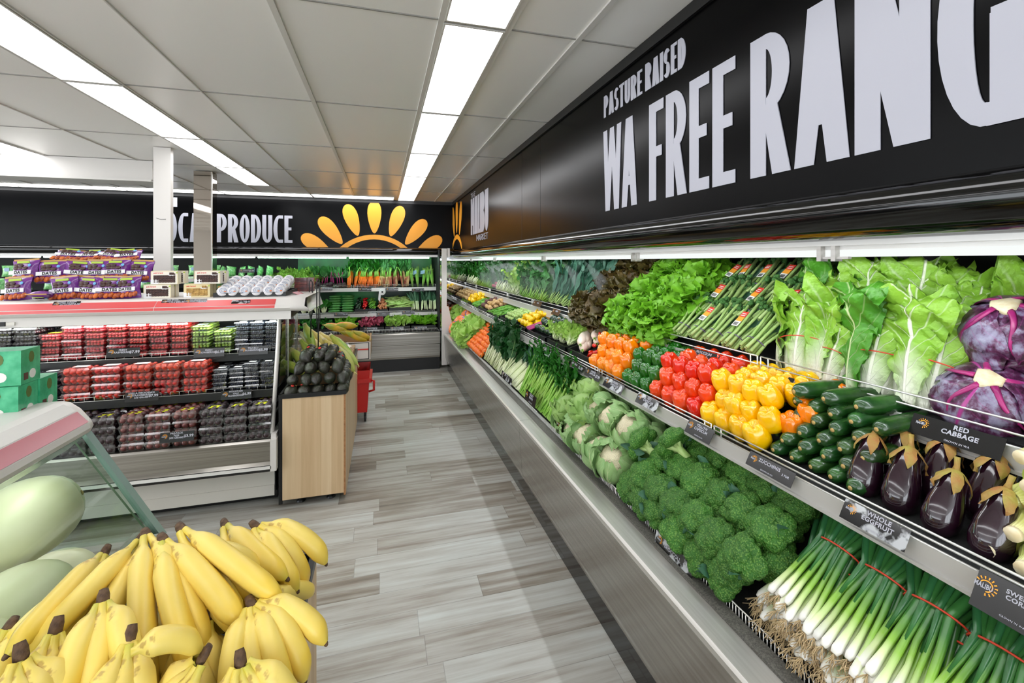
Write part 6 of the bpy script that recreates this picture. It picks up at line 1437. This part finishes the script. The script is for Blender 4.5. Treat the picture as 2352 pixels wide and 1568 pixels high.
for u, v in ((1190, 740), (1225, 695), (1268, 714), (1315, 728), (1350, 745)): tk(1, u, v, u + 18, v + 5, 'FRESH', '', 'small black ticket on the top rail of the far greens, at %s' % {1190: 'the bok choy', 1225: 'the endive', 1268: 'the curly kale', 1315: 'the tuscan kale', 1350: 'the red lettuce'}[u], h_=.05)

# ------------------------------------------------------------------ stock of the back case
xb = lambda u, y: y * (.9199e-3 * (u - 877)) / (1.0402 - .2637e-3 * (u - 877))
def brow(protos, u0, u1, n, y, z, zd, label, group, s_=1.0, rows=1, dy=.1, dz=.07, jit=.01):
    x0, x1 = xb(u0, y), xb(u1, y)
    for r in range(rows):
        for i in range(n):
            protos[(i + r) % len(protos)].put(aim((x0 + (x1 - x0) * (i + .5 + .3 * (r % 2)) / n, y + dy * r + U(-jit, jit), z + dz * r), V(zd) + V((U(-.15, .15), 0, U(-.1, .1))), roll=U(-3, 3), sc_=s_), '%s, %s from the left%s' % (label, od(i), '' if rows == 1 else ' in the %s row back' % od(r)), group)
def root_bunch(name, cat, rootm, n, L, R0, stalkm, leafm, seed, bulb=False):
    r_ = random.Random(seed); a_, b_, c_ = MB(), MB(), MB()
    for i in range(n):
        x = (i - (n - 1) / 2) * R0 * 1.6; y = r_.uniform(-.01, .01)
        if bulb: a_.ell((x, y, -.03), (.033, .033, .033), 10)
        else: a_.tube([(x * .7, y, 0), (x, y, -L * .5), (x * 1.2, y, -L)], [R0, R0 * .75, .002], 7)
        b_.tube([(x * .7, y, 0), (x * .6, y, .08), (x * 1.1, y + .02, .14)], [.006, .005, .004], 5)
    for i in range(26):
        d = V((r_.uniform(-.7, .7), r_.uniform(-.5, .5), 1)); c_.leaf((r_.uniform(-.04, .04), r_.uniform(-.02, .02), .08 + r_.uniform(0, .04)), d, (r_.uniform(-1, 1), -1, 0), .13, .02 if not bulb else .035, curl=r_.uniform(0, 1.2), ruf=.012, fr=6, ns=6, nt=4, seed=i)
    return Proto(name, cat, [('roots', a_.mesh('roots', rootm), None, None, 'stuff'), ('stalks', b_.mesh('stalks', stalkm), None, None, 'stuff'), ('leaves', c_.mesh('leaves', leafm), None, None, 'stuff')])
BB = [root_bunch('beetroot_bunch', 'beetroot', 'beet_root', 3, .1, .03, 'beet_stem', 'kale_curly', s, True) for s in range(2)]
CBN = [root_bunch('carrot_bunch', 'carrots', 'carrot', 7, .16, .011, 'celery_stalk', 'parsley', s) for s in range(2)]
mat('heirloom', 'e8c890', .4, c2='a04838', sc_=9, hv=.3)
HBN = [root_bunch('heirloom_carrot_bunch', 'carrots', 'heirloom', 7, .16, .010, 'celery_stalk', 'kale_curly', s + 5) for s in range(2)]
z1b, y1b = 1.20, 7.36
brow(EN, 640, 718, 4, y1b, 1.21, (0, .45, 1), 'pale feathery fennel top bunch', 'fennel bunches', 1.0, 2)
brow(BB, 718, 790, 4, y1b, 1.27, (0, .4, 1), 'beetroot bunch with magenta stems', 'beetroot bunches', 1.15, 1)
brow(CBN, 795, 872, 5, y1b, 1.36, (0, .45, 1), 'orange carrot bunch with leafy tops', 'carrot bunches', 1.05, 2)
brow(HBN, 872, 942, 5, y1b, 1.36, (0, .45, 1), 'mixed colour heirloom carrot bunch', 'heirloom carrot bunches', 1.05, 2)
packm = bunch('celery_pack', 'celery', 'lettuce_pale', 'celery_stalk', 12, .34, .012, .1, 77, .7, .004, .2, .008, 2); pk2 = MB().box((-.045, -.045, .20), (.045, -.043, .26)); packm.parts.append(('label_band', pk2.mesh('label_band', 'label_blue')))
brow([packm], 942, 1000, 5, y1b, 1.20, (0, .35, 1), 'upright green stalk pack with pale label', 'green stalk packs', 1.0, 1)
bgp = bag_mesh(8)[0]; bgp.v = [(a * 1.25, b * 1.2, c * 1.45) for a, b, c in bgp.v]; bl = MB().box((-.025, -.036, .07), (.025, -.030, .115))
SG = Proto('salad_bag', 'bag of salad', [('bag_body', bgp.mesh('bag_body', 'bag_greens')), ('label', bl.mesh('label', 'label_blue'))])
brow([SG], 498, 628, 6, 7.32, 1.37, (0, .2, 1), 'clear bag of green salad leaves', 'salad bags', 1.1, 1)
hb = MB().lathe([(.01, 0), (.05, 0), (.05, .03), (.045, .06)], 10)
brow([SG], 498, 628, 7, 7.36, 1.21, (0, .3, 1), 'salad bag on the lower back shelf', 'lower salad bags', 1.0, 1)
brow(BK, 690, 752, 4, 7.22, .84, (0, .6, 1), 'dark leafy bunch behind the sign rods', 'dark leafy bunches', .8, 1)
cuc = MB().tube([(-.09, 0, 0), (-.06, 0, 0), (.06, 0, 0), (.09, 0, 0)], [.004, .018, .018, .004], 9).mesh('cucumber', 'cucumber')
for c_, (u0, u1) in enumerate(((755, 783), (786, 812))):
    for r in range(7):
        for dp in range(1):
            link('cucumber', cuc, None, 'dark green cucumber, %s up in the %s stack' % (od(r), ('left', 'right')[c_]), 'cucumber', 'stacked cucumbers').matrix_world = T(((xb(u0, 7.3) + xb(u1, 7.3)) / 2, 7.22 + r * .035, .86 + r * .034), (0, U(-.05, .05), U(-.1, .1)), (1.0, 1.1, 1.1))
def btray(u0, u1, y, z, mats, shp, n, label, nm, cat, w_=.3):
    x0, x1 = xb(u0, y), xb(u1, y); o = thing('produce_tray', 'black tray under the ' + label, 'tray', (x0, y, z)); X = x1 - x0
    MB().add([(0, 0, 0), (X, 0, 0), (X, w_, .10), (0, w_, .10)], [(0,1,2,3)], sm=False).box((0, -.006, -.03), (X, .0, .035)).obj('base', 'black_plastic', o)
    MB().add([(0, 0, .03), (0, w_, .13), (0, w_, .09), (0, 0, -.01)], [(0,1,2,3)], sm=False).add([(X, 0, .03), (X, w_, .13), (X, w_, .09), (X, 0, -.01)], [(0,1,2,3)], sm=False).obj('rim', 'black_plastic', o)
    m = MB(); r_ = random.Random(n + int(u0))
    for i in range(n):
        p = V((x0 + .02 + r_.random() * (X - .04), 0, 0)); t = r_.random(); p.y = y + t * w_; p.z = z + t * .10 + .03 + r_.uniform(0, .05)
        if shp[0] == 'rod': a = r_.gauss(shp[3], .3); d = V((cos(a), .2 * sin(a), .5 * sin(a))); m.tube([p - d * shp[1], p, p + d * shp[1]], [shp[2] * .6, shp[2], shp[2] * .5], 5)
        elif shp[0] == 'leaf': m.leaf(p, (r_.uniform(-1, 1), r_.uniform(-1, .4), r_.uniform(0, 1)), (r_.uniform(-1, 1), -.5, 1), shp[1], shp[2], curl=r_.uniform(-.5, 1), ruf=.01, ns=4, nt=4, seed=i)
        else: m.ell(p, (shp[1] * r_.uniform(.7, 1.3), shp[1], shp[1]), 7, 0, Matrix.Rotation(r_.uniform(0, 3), 3, 'Z'), 5)
    m.obj(nm, mats, None, label, cat, kind='stuff')
btray(815, 831, 7.2, .85, 'round_zuc', ('rod', .03, .012, 1.2), 40, 'small dark green chillies on the back middle shelf', 'green_chillies', 'chillies')
btray(831, 845, 7.2, .85, 'tomato_red', ('rod', .03, .012, 1.2), 40, 'bright red chillies on the back middle shelf', 'red_chillies', 'chillies')
btray(846, 864, 7.2, .85, 'bean', ('rod', .04, .011, 1.0), 40, 'light green peppers on the back middle shelf', 'green_peppers', 'peppers')
btray(866, 891, 7.15, .84, 'ginger', ('ball', .018), 60, 'knobbly ginger roots on the back middle shelf', 'ginger_roots', 'ginger')
btray(894, 944, 7.18, .86, 'sprout', ('rod', .09, .010, .2), 150, 'pale green beans heaped on the back middle shelf', 'long_beans', 'beans')
brow([LK[0], LK[1]], 944, 1004, 6, 7.2, .85, (0, .5, .9), 'upright leek bunch on the back middle shelf', 'back leek bunches', .75, 1)
btray(765, 822, 6.98, .60, 'lettuce_green', ('leaf', .07, .02), 140, 'loose green leaves in the lowest back tray', 'green_leaves', 'salad leaves', .28)
btray(826, 882, 6.98, .60, 'radish', ('leaf', .06, .025), 130, 'red and white radicchio leaves', 'radicchio_leaves', 'salad leaves', .28)
btray(885, 942, 6.98, .60, 'lettuce_pale', ('leaf', .09, .05), 110, 'pale lettuce hearts in the lowest back tray', 'lettuce_leaves', 'salad leaves', .28)
btray(945, 1001, 6.98, .60, 'lettuce_green', ('leaf', .08, .04), 130, 'bright green leaves in the tray nearest the corner', 'green_leaves', 'salad leaves', .28)
btray(690, 760, 6.98, .60, 'parsley', ('leaf', .06, .02), 130, 'dark green herbs behind the avocado bin', 'herb_leaves', 'herbs', .28)
# tape roll hanging from the rail, tickets along the back
p = PY(878, 670, 7.27); o = thing('tape_roll', 'white roll of paper tape hanging from the back shelf rail', 'tape roll', p)
MB().lathe([(.045, -.015), (.05, -.013), (.05, .013), (.045, .015)], 20, M=Matrix.Rotation(pi / 2, 4, 'X')).obj('roll', 'label_white', o); MB().lathe([(.014, -.017), (.014, .017)], 12, M=Matrix.Rotation(pi / 2, 4, 'X')).obj('core', 'black_plastic', o)
MB().add([(-.05, -.01, 0), (-.02, -.01, -.03), (-.03, -.012, -.15), (-.06, -.012, -.12)], [(0,1,2,3)], sm=False).obj('loose_end', 'label_white', o)
for u, v, y, t_, pr_ in ((748, 663, 7.28, 'BEETROOT', '$4.99'), (838, 665, 7.28, 'CARROTS', '$3.99'), (900, 665, 7.28, 'CARROTS', '$4.49'), (960, 666, 7.28, 'CELERY', '$3.99'), (783, 722, 7.12, 'CUCUMBER', '$2.49'), (880, 722, 7.12, 'CHILLI', ''), (938, 717, 7.12, 'BEANS', '$9.99'),
                         (851, 755, 6.95, 'SALAD MIX', '$2.99'), (912, 754, 6.95, 'BABY COS', '$2.99'), (966, 753, 6.95, 'LETTUCE', '$3.99'), (566, 622, 7.2, 'SPINACH', '$3.49')):
    q = PY(u, v, y); ticket(MBt(q.x, y, q.z, .15), .19, .05, t_, pr_, '', 'small ticket on the back case reading %s %s%s' % (t_.title(), pr_, {838: ', left of the tape roll', 900: ', right of the tape roll'}.get(u, '')), small=True)
# packs on the back case to the left of the post
for r, (z, y) in enumerate(((1.24, 7.3), (1.40, 7.45))):
    for i in range(16):
        SG.put(T((-6.2 + .26 * i, y, z)), 'packaged salad far left on the back case, %s from the left in the %s row' % (od(i), ('lower', 'upper')[r]), 'far left salad packs')
